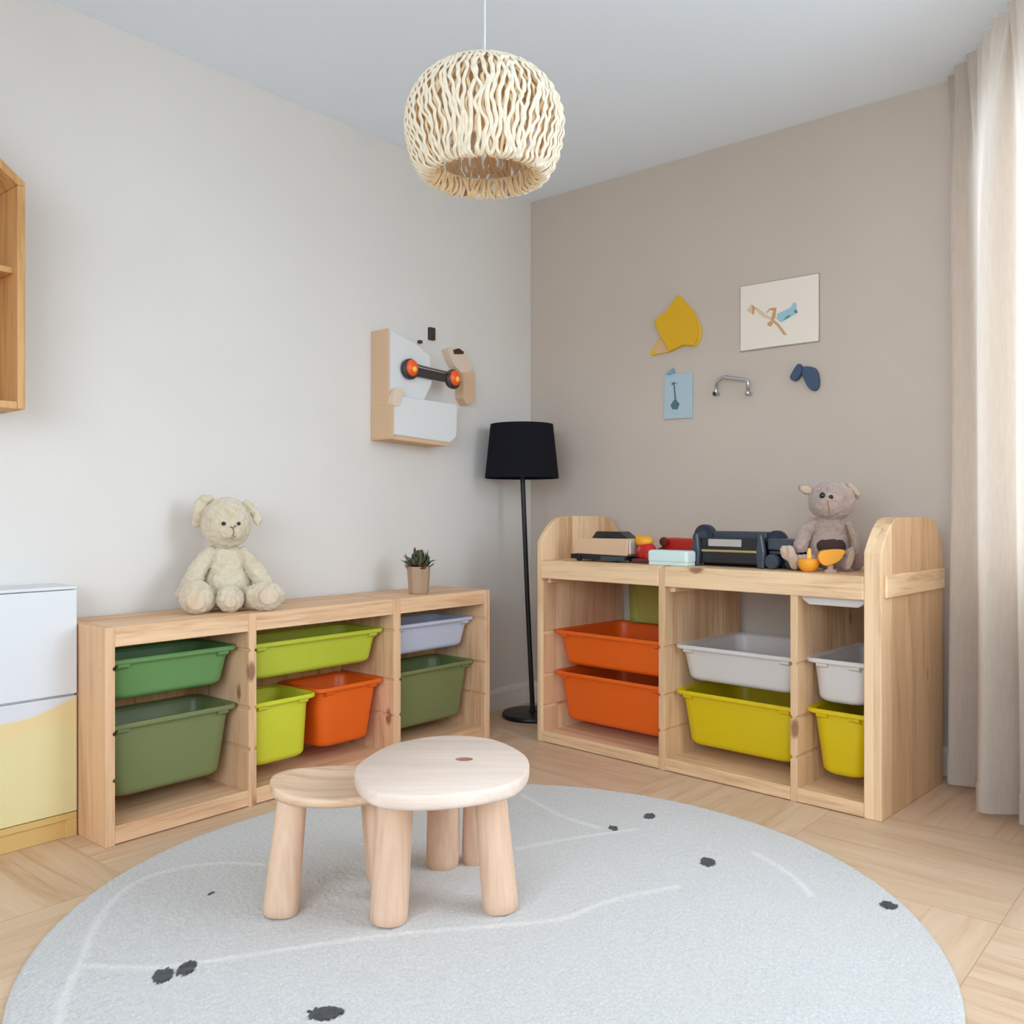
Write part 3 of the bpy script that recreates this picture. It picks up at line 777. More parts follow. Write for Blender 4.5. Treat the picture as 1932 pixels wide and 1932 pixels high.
def table():
    o = room(-.17, 2.24)
    c = thing('play_table', "low rounded birch play table with a small oval hole in its top", 'table', (o.x, o.y, .014), YAW)
    zt = .37 - .014; th = .036
    out = [(-.215, -.075), (-.200, .06), (-.145, .185), (-.03, .263), (.10, .238), (.185, .12), (.214, -.01), (.178, -.165), (.072, -.243), (-.06, -.270), (-.155, -.225)]
    op = [(p[0], p[1]) for p in smooth_poly([(a, b, 0) for a, b in out], 8)]
    bm = bmesh.new(); hx, hy = .048, .022
    def ringv(pts, z): return [bm.verts.new((x, y, z)) for x, y in pts]
    def sc(f): return [(x * f, y * f) for x, y in op]
    n = len(op)
    def hole(r, z): return [bm.verts.new((hx + r * 1.05 * math.cos(math.atan2(op[i][1] - hy, op[i][0] - hx)), hy + r * .8 * math.sin(math.atan2(op[i][1] - hy, op[i][0] - hx)), z)) for i in range(n)]
    rings = [hole(.01, zt - th), ringv(sc(.975), zt - th), ringv(sc(.993), zt - th + .004), ringv(op, zt - th + .011), ringv(op, zt - .009), ringv(sc(.992), zt - .003), ringv(sc(.975), zt), hole(.0215, zt), hole(.0195, zt - .003), hole(.0185, zt - .024)]
    for a, b in zip(rings, rings[1:]):
        for i in range(n): bm.faces.new((a[i], a[(i + 1) % n], b[(i + 1) % n], b[i]))
    fc = bm.faces.new(rings[-1]); bm.faces.new(rings[0][::-1]); fc.material_index = 1
    for a, b in zip(rings[7:], rings[8:]):
        for v in b:
            for f in v.link_faces:
                if all(q in a or q in b for q in f.verts): f.material_index = 1
    link_mesh('tabletop', bm, None, c, smooth=50, mats=[M['birch'], plain('brown_hole_wood', srgb(156, 118, 90), .8)])  # hole faces in a darker brown than the top
    L = lambda x, z: (x + .17, z - 2.24)
    leg(c, L(-.297, 2.135), L(-.282, 2.165), .046, .044, 0, zt - th + .002, M['birch_z'])
    leg(c, L(-.0275, 2.20), L(-.058, 2.215), .045, .039, 0, zt - th + .002, M['birch_z'])
    leg(c, L(-.194, 2.484), L(-.186, 2.43), .047, .042, 0, zt - th + .002, M['birch_z'])
    leg(c, L(-.108, 2.505), L(-.10, 2.44), .034, .03, 0, zt - th + .002, M['birch_z'])
def stool():
    o = room(-.45, 2.275)
    c = thing('play_stool', 'low birch stool with a dished seat tucked under the play table', 'stool', (o.x, o.y, .014), YAW)
    zt = .325 - .014; th = .038
    a, b = .175, .148
    bm = bmesh.new(); n = 72
    def rg(f, zf): return [bm.verts.new((a * f * math.cos(2 * PI * i / n) * (1 + .05 * math.cos(2 * PI * i / n)), b * f * math.sin(2 * PI * i / n), zf(a * f * math.cos(2 * PI * i / n), b * f * math.sin(2 * PI * i / n)))) for i in range(n)]
    def dish(x, y): return zt - .022 * max(0, 1 - (x / a) ** 2) ** 1.0 * (1 - .35 * (y / b) ** 2)
    rings = [rg(.02, lambda x, y: zt - th)] + [rg(.95, lambda x, y: zt - th), rg(.985, lambda x, y: zt - th + .006), rg(1.0, lambda x, y: zt - th + .016), rg(.995, lambda x, y: dish(x, y) - .004)]
    for f in (.97, .9, .8, .65, .5, .35, .2, .08): rings.append(rg(f, lambda x, y, f=f: dish(x, y) + (-.001 if f > .95 else 0)))
    for p, q in zip(rings, rings[1:]):
        for i in range(n): bm.faces.new((p[i], p[(i + 1) % n], q[(i + 1) % n], q[i]))
    bm.faces.new(rings[0][::-1]); bm.faces.new(rings[-1])
    link_mesh('seat', bm, M['birch_seat'], c, smooth=50)
    L = lambda x, z: (x + .45, z - 2.275)
    leg(c, L(-.568, 2.175), L(-.548, 2.215), .044, .036, 0, zt - th + .002, M['birch_z'])
    leg(c, L(-.352, 2.40), L(-.372, 2.355), .040, .034, 0, zt - th + .002, M['birch_z'])
    leg(c, L(-.325, 2.275), L(-.350, 2.268), .036, .032, 0, zt - th + .002, M['birch_z'])
table(); stool()

# ------------------------------------------------------------------ potted plant
def plant():
    c = thing('potted_succulent', 'small succulent in a faceted taupe pot on the low shelf', 'plant', (-1.038, -.235, .655), R(12))
    n = 8
    pot = plain('taupe_glazed_ceramic', srgb(176, 146, 118), .35, var=.25)
    bm = bmesh.new(); lathe(bm, [(.040, 0), (.043, .004), (.051, .113), (.049, .116), (.045, .112), (.043, .09)], n); link_mesh('pot', bm, pot, c, bevel=.002)
    soil = plain('dark_soil', srgb(52, 40, 32), 1, bump=.8, bscale=200)
    bm = bmesh.new(); lathe(bm, [(.042, .088), (.042, .098), (.02, .102)], 16); link_mesh('soil', bm, soil, c)
    t = NT('green_and_burgundy_leaf'); oi = t.noise(t.obj(), 18, 2)
    t.set(Base_Color=t.ramp(oi, (.40, srgb(40, 60, 36)), (.49, srgb(74, 92, 54)), (.55, srgb(96, 54, 48))), Roughness=.35)
    rnd = random.Random(5)
    bm = bmesh.new()
    def leafp(base, az, el, ln, w):
        d = Vector((math.cos(az) * math.cos(el), math.sin(az) * math.cos(el), math.sin(el)))
        s = Vector((-math.sin(az), math.cos(az), 0)); u = s.cross(d)
        prev = None
        for k in range(7):
            f = k / 6; ww = w * math.sin(PI * min(.955, .10 + .86 * f)) ** .6; p = base + d * ln * f + u * (-.25 * ln * f * f) * (-1 if u.z < 0 else -1) * -.4
            th = ww * .22
            ring = [bm.verts.new(p + s * ww), bm.verts.new(p + u * th), bm.verts.new(p - s * ww), bm.verts.new(p - u * th)]
            if prev:
                for i in range(4): bm.faces.new((prev[i], prev[(i + 1) % 4], ring[(i + 1) % 4], ring[i])).smooth = True
            else: bm.faces.new(ring[::-1])
            prev = ring
        bm.faces.new(prev)
    for k in range(84):
        az = rnd.uniform(0, 2 * PI); el_ = R(rnd.choice([12, 25, 40, 55, 70, 82]) + rnd.uniform(-8, 8))
        r0 = rnd.uniform(0, .034); base = Vector((r0 * math.cos(az), r0 * math.sin(az), .100 + rnd.uniform(0, .03)))
        leafp(base, az, el_, rnd.uniform(.036, .052) + max(0, el_ - .8) * .022, rnd.uniform(.0085, .0135))
    link_mesh('foliage', bm, t.m, c)
plant()

# ------------------------------------------------------------------ stuffed bears
def eul(x, y, z): 
    from mathutils import Euler
    return Euler((R(x), R(y), R(z)))
def part(name, shapes, mat, parent, voxel=.004, sm=4, disp=.0040, ds=75):
    bm = bmesh.new()
    for s in shapes:
        if s[0] == 'e': ellipsoid(bm, s[1], s[2], s[3] if len(s) > 3 else None)
        else: tube(bm, s[1], s[2], 20); [ellipsoid(bm, s[1][i], (s[2][i],) * 3) for i in (0, -1)]
    b = remeshed(bm, voxel, sm, disp, ds)
    return link_mesh(name, b, mat, parent)
def small(name, c, r, mat, parent, rot=None):
    bm = bmesh.new(); ellipsoid(bm, c, r, rot); return link_mesh(name, bm, mat, parent, smooth=80)
def bear_left():
    c = thing('stuffed_bear', 'cream plush teddy bear sitting on the low shelf', 'stuffed toy', (-1.925, -.205, .655), R(-27))
    m = M['plush_cream']
    part('torso', [('e', (.0, .05, .085), (.088, .068, .085)), ('e', (0, .055, .15), (.072, .055, .075)), ('e', (0, .055, .20), (.055, .045, .03))], m, c)
    h = part('head', [('e', (-.002, .035, .306), (.087, .078, .092)), ('e', (.006, -.024, .278), (.042, .028, .034))], m, c)
    part('ear', [('e', (-.083, .05, .363), (.030, .016, .042), eul(0, 20, 0)), ('e', (-.098, .045, .325), (.018, .014, .036), eul(0, 12, 0)), ('e', (-.066, .04, .392), (.026, .014, .014), eul(0, 10, 0))], m, h, .004, 3)
    part('ear', [('e', (.082, .045, .358), (.018, .014, .040), eul(0, -42, 0)), ('e', (.103, .035, .325), (.016, .014, .032), eul(0, -10, 0))], m, h, .004, 3)
    small('eye', (-.018, -.046, .305), (.0075, .005, .0065), M['eye'], h); small('eye', (.033, -.042, .305), (.0060, .005, .006), M['eye'], h)
    bm = bmesh.new(); tube(bm, [(.008, -.062, .293), (.012, -.065, .285), (.014, -.064, .272), (.010, -.059, .262)], .0022, 6); tube(bm, [(.003, -.060, .294), (.012, -.066, .290), (.020, -.058, .298)], .0028, 6)
    link_mesh('nose', bm, M['stitch'], h, smooth=60)
    bm = bmesh.new(); tube(bm, [(.000, -.054, .254), (.010, -.058, .256), (.022, -.052, .262)], .0016, 6); link_mesh('mouth', bm, M['stitch'], h, smooth=60)
    part('arm', [('t', [(-.055, .045, .205), (-.090, .02, .160), (-.118, -.005, .105), (-.138, -.01, .075)], [.022, .030, .034, .026]), ('e', (-.155, 0, .068), (.016, .014, .022), eul(0, 40, 0))], m, c)
    part('arm', [('t', [(.058, .045, .200), (.085, .02, .155), (.112, .0, .112), (.132, -.005, .085)], [.022, .030, .033, .028])], m, c)
    l = part('leg', [('t', [(-.050, .03, .045), (-.085, -.03, .045)], [.038, .045]), ('e', (-.108, -.07, .0575), (.056, .048, .057))], m, c)
    small('foot_pad', (-.112, -.113, .052), (.030, .006, .034), M['plush_pad'], l)
    l = part('leg', [('t', [(.055, .03, .045), (.09, -.02, .045)], [.038, .042]), ('e', (.120, -.055, .052), (.066, .045, .052))], m, c)
    small('foot_pad', (.128, -.098, .055), (.034, .006, .030), M['plush_pad'], l, eul(0, 0, 8))
    p = part('paw', [('e', (.002, -.055, .0475), (.047, .042, .047))], m, c)
    small('foot_pad', (.000, -.096, .040), (.020, .005, .020), M['plush_pad'], p)
bear_left()

def bear_right():
    x, y, _ = RS(1.215, .20)
    c = thing('stuffed_bear', 'mauve-brown plush bear sitting on the bench by the curtain', 'stuffed toy', (x, y, .79), R(-60))
    m = M['plush_brown']
    part('torso', [('e', (.015, .03, .085), (.072, .06, .085)), ('e', (.018, .035, .145), (.062, .05, .055))], m, c)
    h = part('head', [('e', (.026, .03, .250), (.082, .075, .074)), ('e', (.004, -.030, .236), (.046, .036, .042))], m, c)
    e = part('ear', [('e', (-.062, .03, .292), (.034, .012, .018), eul(0, 22, 0))], m, h, .004, 2)
    small('inner_ear', (-.064, .018, .291), (.023, .005, .013), M['plush_tan'], e, eul(0, 22, 0))
    e = part('ear', [('e', (.098, .03, .286), (.038, .014, .017), eul(0, 48, 0))], m, h, .004, 2)
    small('inner_ear', (.100, .016, .290), (.030, .006, .010), M['plush_tan'], e, eul(0, 48, 0))
    small('eye', (-.018, -.048, .268), (.010, .008, .012), M['eye'], h); small('eye', (.010, -.054, .262), (.008, .007, .009), M['eye'], h)
    bm = bmesh.new(); tube(bm, [(-.002, -.068, .250), (-.001, -.070, .235), (.002, -.062, .216), (.005, -.055, .205)], .0018, 6); link_mesh('nose', bm, M['stitch'], h, smooth=60)
    part('arm', [('t', [(-.040, .03, .170), (-.072, .01, .130), (-.088, -.01, .085)], [.022, .026, .024])], m, c)
    part('arm', [('t', [(.075, .03, .160), (.100, .02, .105), (.104, .01, .045)], [.020, .024, .026]), ('e', (.104, 0, .028), (.024, .026, .027))], m, c)
    l = part('leg', [('t', [(-.045, .01, .030), (-.105, -.03, .032)], [.028, .024]), ('e', (-.122, -.055, .048), (.018, .022, .046), eul(0, -14, 0)), ('e', (-.140, -.045, .062), (.020, .016, .030), eul(0, -30, 0))], M['plush_tan'], c, .004, 3)
    l = part('leg', [('t', [(.050, .0, .030), (.062, -.045, .030)], [.026, .022]), ('e', (.068, -.070, .046), (.017, .018, .046), eul(0, 14, 0))], m, c, .004, 3)
    small('foot_pad', (.068, -.089, .044), (.012, .004, .034), M['plush_tan'], l, eul(0, 14, 0))
    dark = plain('dark_brown_felt', srgb(66, 46, 40), .95)
    part('bib', [('e', (.018, -.016, .080), (.046, .026, .036)), ('e', (-.004, -.016, .088), (.030, .024, .026)), ('e', (.040, -.014, .088), (.028, .024, .026)), ('e', (.016, -.018, .058), (.048, .022, .026))], dark, c, .004, 4, 0)
    bm = bmesh.new(); tube(bm, [(.064, -.022, .165), (.076, -.030, .12), (.078, -.034, .07), (.080, -.03, .02)], .004, 8); link_mesh('strap', bm, plain('tan_leather', srgb(120, 84, 52), .6), c, smooth=60)
bear_right()
def cups():
    om = plastic('amber_toy_plastic', srgb(236, 160, 42), .35)
    x, y, _ = RS(1.205, .085)
    c = thing('toy_cup', 'amber toy cup with a pale upright tab left of the tilted amber bowl', 'toy', (x, y, .79), R(-60))
    bm = bmesh.new(); lathe(bm, [(.014, 0), (.026, .006), (.037, .026), (.036, .040), (.030, .046), (.006, .048)], 32); link_mesh('cup_body', bm, om, c, smooth=40)
    bm = bmesh.new(); prism(bm, [(-.008, .046), (.010, .046), (.008, .078), (.001, .086), (-.004, .078)], 1, -.008, .004); link_mesh('tab', bm, plastic('pale_amber_plastic', srgb(240, 184, 90)), c, bevel=.003)
    x, y, _ = RS(1.275, .105)
    c = thing('toy_bowl', 'tilted amber toy bowl in front of the brown bear', 'toy', (x, y, .79), R(-60))
    bm = bmesh.new(); pts = smooth_poly([(-.042, .045, 0), (-.036, .072, 0), (.0, .080, 0), (.045, .078, 0), (.036, .052, 0), (.016, .034, 0), (-.020, .024, 0)], 6)
    prism(bm, [(p[0], p[1]) for p in pts], 1, -.02, .018)
    link_mesh('bowl_body', bm, om, c, bevel=.008, seg=3)
    bm = bmesh.new(); lathe(bm, [(.020, 0), (.022, .006), (.010, .012), (.009, .03)], 24); link_mesh('foot', bm, M['plush_tan'], c, smooth=40)
cups()

# ------------------------------------------------------------------ toys on the bench
def toys():
    blk = plain('glossy_black_plastic', srgb(24, 25, 30), .22); grey = plain('slate_plastic', srgb(58, 66, 76), .3)
    navy = plain('navy_rubber', srgb(34, 44, 62), .45); red = plain('red_lacquer', srgb(178, 26, 24), .25); brown = plain('dark_red_plastic', srgb(92, 38, 38), .35)
    gold = plain('brass_strip', srgb(196, 178, 128), .25, metal=.8); lt = plain('light_grey_plate', srgb(176, 170, 166), .4)
    yel = plain('amber_yellow_lacquer', srgb(232, 160, 34), .3); mint = plain('mint_white_plastic', srgb(206, 226, 222), .4)
    chrome = plain('clear_silver_edge', srgb(210, 210, 205), .2, metal=.6)
    H = .79
    def T(name, label, u, v): x, y, _ = RS(u, v); return thing(name, label, 'toy', (x, y, H), RR)
    def wheel(c, u, v, z, r, w, mat, hub=None, axis=1):
        bm = bmesh.new(); prof = [(r * .5, -w / 2), (r * .93, -w / 2), (r, -w / 2 + .004), (r, w / 2 - .004), (r * .93, w / 2), (r * .5, w / 2)]
        lathe(bm, prof, 32); rot = (PI / 2, 0, 0) if axis == 1 else (0, PI / 2, 0)
        o = link_mesh('wheel', bm, mat, c, smooth=35, loc=(u, v, z), rot=rot)
        if hub:
            bm = bmesh.new(); lathe(bm, [(r * .45, -w / 2 - .002), (r * .5, 0), (r * .45, w / 2 + .002)], 20); link_mesh('hub', bm, hub, o, smooth=35)
    # cardboard truck
    c = T('toy_truck', 'toy truck with a tan cardboard body on a black chassis', .28, .12)
    bm = bmesh.new(); prism(bm, [(-.13, .032), (.145, .028), (.150, .036), (.150, .096), (.145, .100), (-.09, .098), (-.118, .085), (-.130, .06)], 1, -.045, .05); link_mesh('truck_body', bm, M['card'], c, bevel=.006)
    bm = bmesh.new(); box(bm, .151, .163, -.04, .045, .034, .094); link_mesh('bumper', bm, chrome, c, bevel=.005)
    bm = bmesh.new(); prism(bm, [(-.045, .1), (-.02, .128), (.10, .128), (.145, .1)], 1, -.035, .04); link_mesh('roof', bm, blk, c, bevel=.004)
    bm = bmesh.new(); prism(bm, [(-.148, .010), (-.10, .008), (.14, .008), (.152, .026), (-.12, .031), (-.150, .030)], 1, -.05, .055); link_mesh('chassis', bm, blk, c, bevel=.004)
    bm = bmesh.new(); box(bm, .02, .14, -.056, -.048, .008, .024); link_mesh('side_plate', bm, grey, c, bevel=.002)
    for u in (-.10, .10):
        for v in (-.048, .052): wheel(c, u, v, .013, .013, .014, blk)
    # red and amber figure
    c = T('toy_figure', 'small amber and red toy beside the tan cardboard truck', .487, .13)
    bm = bmesh.new(); ellipsoid(bm, (-.01, 0, .09), (.040, .03, .024)); ellipsoid(bm, (-.035, 0, .102), (.016, .02, .014)); link_mesh('head', remeshed(bm, .004, 3), yel, c)
    bm = bmesh.new(); ellipsoid(bm, (0, 0, .045), (.046, .035, .045)); ellipsoid(bm, (.03, -.01, .03), (.03, .03, .028)); link_mesh('body', remeshed(bm, .004, 3), red, c)
    bm = bmesh.new(); box(bm, -.05, .05, -.04, .03, 0, .02); link_mesh('base', bm, brown, c, bevel=.006)
    # red car behind
    c = T('toy_car', 'low red toy car behind the mint block', .590, .24)
    bm = bmesh.new(); prism(bm, [(-.08, .012), (.125, .012), (.127, .06), (.12, .100), (-.05, .104), (-.08, .09)], 1, -.04, .04); link_mesh('car_body', bm, red, c, bevel=.008)
    for u in (-.07, .10):
        for v in (-.046, .046): wheel(c, u, v, .032, .032, .014, brown)
    wheel(c, -.058, -.05, .088, .019, .014, brown)
    # mint block
    c = T('toy_box', 'rounded mint-white toy box at the front edge of the bench', .645, .075)
    bm = bmesh.new(); box(bm, -.092, .092, -.035, .035, .010, .060); link_mesh('lid', bm, mint, c, bevel=.012, seg=4)
    bm = bmesh.new(); box(bm, -.088, .088, -.032, .032, 0, .014); link_mesh('base', bm, mint, c, bevel=.004)
    # big black vehicle
    c = T('toy_loader', 'large black toy loader with navy wheels in the middle of the bench', .865, .18)
    bm = bmesh.new(); box(bm, -.115, .115, .03, .07, .10, .135); link_mesh('cargo_beam', bm, grey, c, bevel=.006)
    bm = bmesh.new(); prism(bm, [(-.145, 0.012), (.135, .012), (.14, .05), (.128, .112), (-.135, .112), (-.148, .05)], 1, -.05, .03); link_mesh('chassis', bm, blk, c, bevel=.006)
    bm = bmesh.new(); box(bm, -.085, .055, -.058, -.049, .078, .106); link_mesh('name_plate', bm, lt, c, bevel=.002)
    bm = bmesh.new(); box(bm, -.115, .120, -.060, -.048, .056, .066); link_mesh('trim_strip', bm, gold, c, bevel=.003)
    for s in (-1, 1):
        bm = bmesh.new(); prism(bm, [(s * .125, .0), (s * .152, .0), (s * .156, .06), (s * .145, .125), (s * .128, .128), (s * .12, .06)], 1, -.066, -.045); link_mesh('side_arm', bm, grey, c, bevel=.006)
    wheel(c, -.165, .055, .115, .045, .034, navy, grey); wheel(c, .145, .055, .100, .040, .034, navy, grey)
    wheel(c, -.20, .09, .10, .042, .024, blk)
    bm = bmesh.new(); box(bm, -.17, .17, .045, .062, .0, .10); link_mesh('back_frame', bm, blk, c, bevel=.006)
    # second black vehicle
    c = T('toy_trailer', 'dark slate toy trailer between the loader and the brown bear', 1.068, .19)
    bm = bmesh.new(); prism(bm, [(-.05, .07), (.07, .065), (.075, .11), (-.05, .112)], 1, -.05, .05); link_mesh('trailer_body', bm, grey, c, bevel=.006)
    bm = bmesh.new(); prism(bm, [(-.055, .010), (.07, .010), (.07, .062), (-.045, .068)], 1, -.035, .045); link_mesh('chassis', bm, blk, c, bevel=.005)
    bm = bmesh.new(); box(bm, -.045, .07, -.042, -.034, .055, .066); link_mesh('trim_strip', bm, grey, c, bevel=.002)
    wheel(c, -.025, -.055, .028, .028, .022, grey); wheel(c, .045, -.045, .022, .022, .02, blk)
    wheel(c, -.025, .055, .028, .028, .022, grey); wheel(c, .045, .055, .022, .022, .02, blk)
toys()

# ------------------------------------------------------------------ wall pieces, right wall (plane X = 0, coordinates: distance s from the corner, height h)
def wall_right_pieces():
    def P(name, pts, h0, d0, d1, mat, parent=None, bevel=.002, s0=0):
        bm = bmesh.new(); prism(bm, [(-(s) - s0, h - h0) for s, h in pts], 0, -d1, -d0); return link_mesh(name, bm, mat, parent, bevel=bevel)
    cream = plain('cream_board', srgb(236, 226, 212), .8, bump=.1, bscale=150); edge = plain('grey_board_edge', srgb(160, 148, 136), .8)
    ochre = plain('mustard_yellow_felt', srgb(222, 172, 28), .85, bump=.15, bscale=300); tan = plain('tan_felt', srgb(214, 176, 132), .85)
    # picture
    c = thing('wall_picture', 'cream rectangular picture of a bird-like figure, the largest piece on the taupe wall', 'picture', (0, -1.375, 1.85))
    L = lambda pts, ds=1.375: [(s - ds, h - 1.85) for s, h in pts]
    P('board', L([(1.200, 1.710), (1.37, 1.712), (1.550, 1.712), (1.550, 1.992), (1.200, 1.994)]), 0, .001, .008, cream, c)
    P('backing', L([(1.196, 1.705), (1.554, 1.708), (1.554, 1.996), (1.196, 1.997)]), 0, 0, .003, edge, c)
    br = plain('sienna_paint', srgb(206, 158, 118), .8); br2 = plain('pale_ochre_paint', srgb(222, 196, 160), .8); bl = plain('pale_teal_paint', srgb(156, 196, 206), .8); gn = plain('sage_paint', srgb(96, 138, 122), .8)
    bl.name
    def m(px, py): return (1.200 + (px - 1005) / (1680 - 1005) * .350, 1.992 - (py - (290 - (px - 1005) * .175)) / 552 * .282)
    def D(pts, mat, d=.0088, sm=0):
        q = [m(*p) for p in pts]
        if sm: q = [(a, b) for a, b, _ in smooth_poly([(a, b, 0) for a, b in q], 4)]
        return P('painted_motif', L(q), 0, .0078, d, mat, c, bevel=0)
    D([(1120, 450), (1165, 465), (1240, 520), (1285, 545), (1275, 560), (1215, 545), (1160, 500)], br2)
    D([(1118, 440), (1140, 470), (1128, 525), (1108, 515)], br)
    D([(1065, 490), (1110, 430), (1125, 445), (1100, 515), (1085, 500)], br2, .0084)
    D([(1240, 500), (1270, 465), (1330, 458), (1320, 540), (1290, 590), (1285, 540), (1300, 485), (1270, 480), (1250, 505)], br)
    D([(1280, 545), (1345, 590), (1385, 640), (1420, 685), (1390, 685), (1330, 605), (1285, 575)], br, .0092)
    D([(1250, 590), (1280, 570), (1300, 595), (1275, 622), (1250, 610)], br)
    D([(1335, 510), (1450, 455), (1475, 410), (1500, 420), (1505, 500), (1370, 582), (1330, 555)], bl)
    D([(1385, 565), (1420, 525), (1450, 518), (1440, 535)], gn, .0094)
    D([(1475, 480), (1495, 470), (1512, 492), (1490, 505)], gn, .0094)
    # mustard cap
    c = thing('wall_cutout', 'mustard-yellow pointed felt cutout on the taupe wall', 'wall decoration', (0, -.88, 1.85))
    def k(px, py): # crop pixels -> wall coordinates
        X = 1180 + px / 4.6; Y = 480 + py / 4.6
        r = (X - 966) / 1674; s = -(r * 4.7 - .0983) / (-.7615 - r * .6481); z = 4.7 - .6481 * s
        return (s, 1 - (Y - 966) / 1674 * z)
    LL = lambda pts: [(s - .88, h - 1.85) for s, h in pts]
    P('felt_back', LL([k(*p) for p in [(465, 352), (500, 385), (600, 500), (640, 580), (668, 650), (655, 740), (620, 802), (510, 795), (385, 852), (240, 880), (215, 862), (285, 770), (315, 700), (265, 580), (380, 480), (430, 400)]]), 0, .0, .010, plain('bright_mustard_felt', srgb(228, 184, 48), .85), c, .003)
    P('felt_tail', LL([k(*p) for p in [(312, 715), (345, 770), (392, 848), (290, 866), (250, 850), (295, 790)]]), 0, .009, .0125, tan, c, .002)
    P('felt_front', LL([k(*p) for p in [(465, 362), (500, 390), (600, 505), (625, 570), (645, 650), (635, 745), (610, 795), (510, 792), (395, 848), (305, 690), (265, 580), (380, 485), (435, 405)]]), 0, .010, .022, ochre, c, .004)
    # blue card
    c = thing('wall_card', 'small pale blue card with a spade drawing below the mustard cutout', 'picture', (0, -.887, 1.54))
    L2 = lambda pts: [(s - .887, h - 1.54) for s, h in pts]
    P('board', L2([k(*p) for p in [(342, 1432), (582, 1420), (590, 1030), (440, 1030), (345, 1035)]]), 0, 0, .009, plain('pale_blue_board', srgb(174, 194, 202), .75), c)
    P('folded_corner', L2([k(*p) for p in [(365, 1045), (425, 985), (440, 1032), (395, 1045)]]), 0, .009, .016, plain('teal_paper', srgb(112, 164, 178), .7), c, .001)
    tl = plain('slate_teal_paint', srgb(78, 112, 118), .7)
    P('painted_motif', L2([k(*p) for p in [(400, 1310), (440, 1250), (478, 1300), (460, 1348), (415, 1345)]]), 0, .009, .0102, tl, c, 0)
    P('painted_motif', L2([k(*p) for p in [(425, 1130), (436, 1128), (448, 1255), (436, 1255)]]), 0, .009, .0101, tl, c, 0)
    P('painted_motif', L2([k(*p) for p in [(405, 1125), (430, 1108), (468, 1128), (440, 1122), (415, 1135)]]), 0, .009, .0103, tl, c, 0)
    # chrome handle
    ch = plain('polished_chrome', srgb(200, 206, 212), .12, metal=1)
    c = thing('chrome_towel_bar', 'bent chrome bar mounted between the blue card and navy cutout', 'wall rail', (0, -1.16, 1.55))
    pts = [k(*p) for p in [(805, 1215), (815, 1170), (835, 1115), (880, 1080), (920, 1078), (1000, 1088), (1060, 1095), (1095, 1105), (1100, 1140), (1092, 1190), (1085, 1215)]]
    q = smooth_poly([(-.030 - (0.012 if 1 < i < 9 else 0), -(s - 1.16), h - 1.55) for i, (s, h) in enumerate(pts)], 4, False)
    bm = bmesh.new(); tube(bm, q, .0085, 14); link_mesh('grip', bm, ch, c, smooth=60)
    for i in (0, -1):
        s, h = pts[i]; bm = bmesh.new(); tube(bm, [(0, -(s - 1.16), h - 1.55), (-.034, -(s - 1.16), h - 1.55)], .010, 16); link_mesh('mount', bm, ch, c, smooth=40)
    for i in (1, 4):
        s, h = pts[i if i > 1 else 0]
        small('end_cap', (-.042 if i > 1 else -.038, -(s - 1.16), h - 1.55), (.005, .008, .010), M['eye'], c)
    # navy cutout
    nv = plain('navy_blue_felt', srgb(66, 84, 108), .8)
    c = thing('wall_cutout', 'navy blue floppy-ear shaped cutout below the cream picture', 'wall decoration', (0, -1.49, 1.56))
    L3 = lambda pts: [(a - 1.49, b - 1.56) for a, b in pts]
    q = [k(*p) for p in [(1548, 985), (1600, 978), (1655, 990), (1688, 1050), (1692, 1140), (1665, 1182), (1630, 1182), (1590, 1140), (1565, 1085), (1545, 1040)]]
    q = [(a, b) for a, b, _ in smooth_poly([(a, b, 0) for a, b in q], 4)]
    P('felt_body', L3(q), 0, 0, .024, nv, c, .005)
    q = [k(*p) for p in [(1528, 955), (1550, 985), (1545, 1040), (1510, 1095), (1475, 1100), (1455, 1075), (1470, 1035), (1500, 985)]]
    q = [(a, b) for a, b, _ in smooth_poly([(a, b, 0) for a, b in q], 4)]
    P('felt_ear', L3(q), 0, .008, .036, nv, c, .005)
wall_right_pieces()

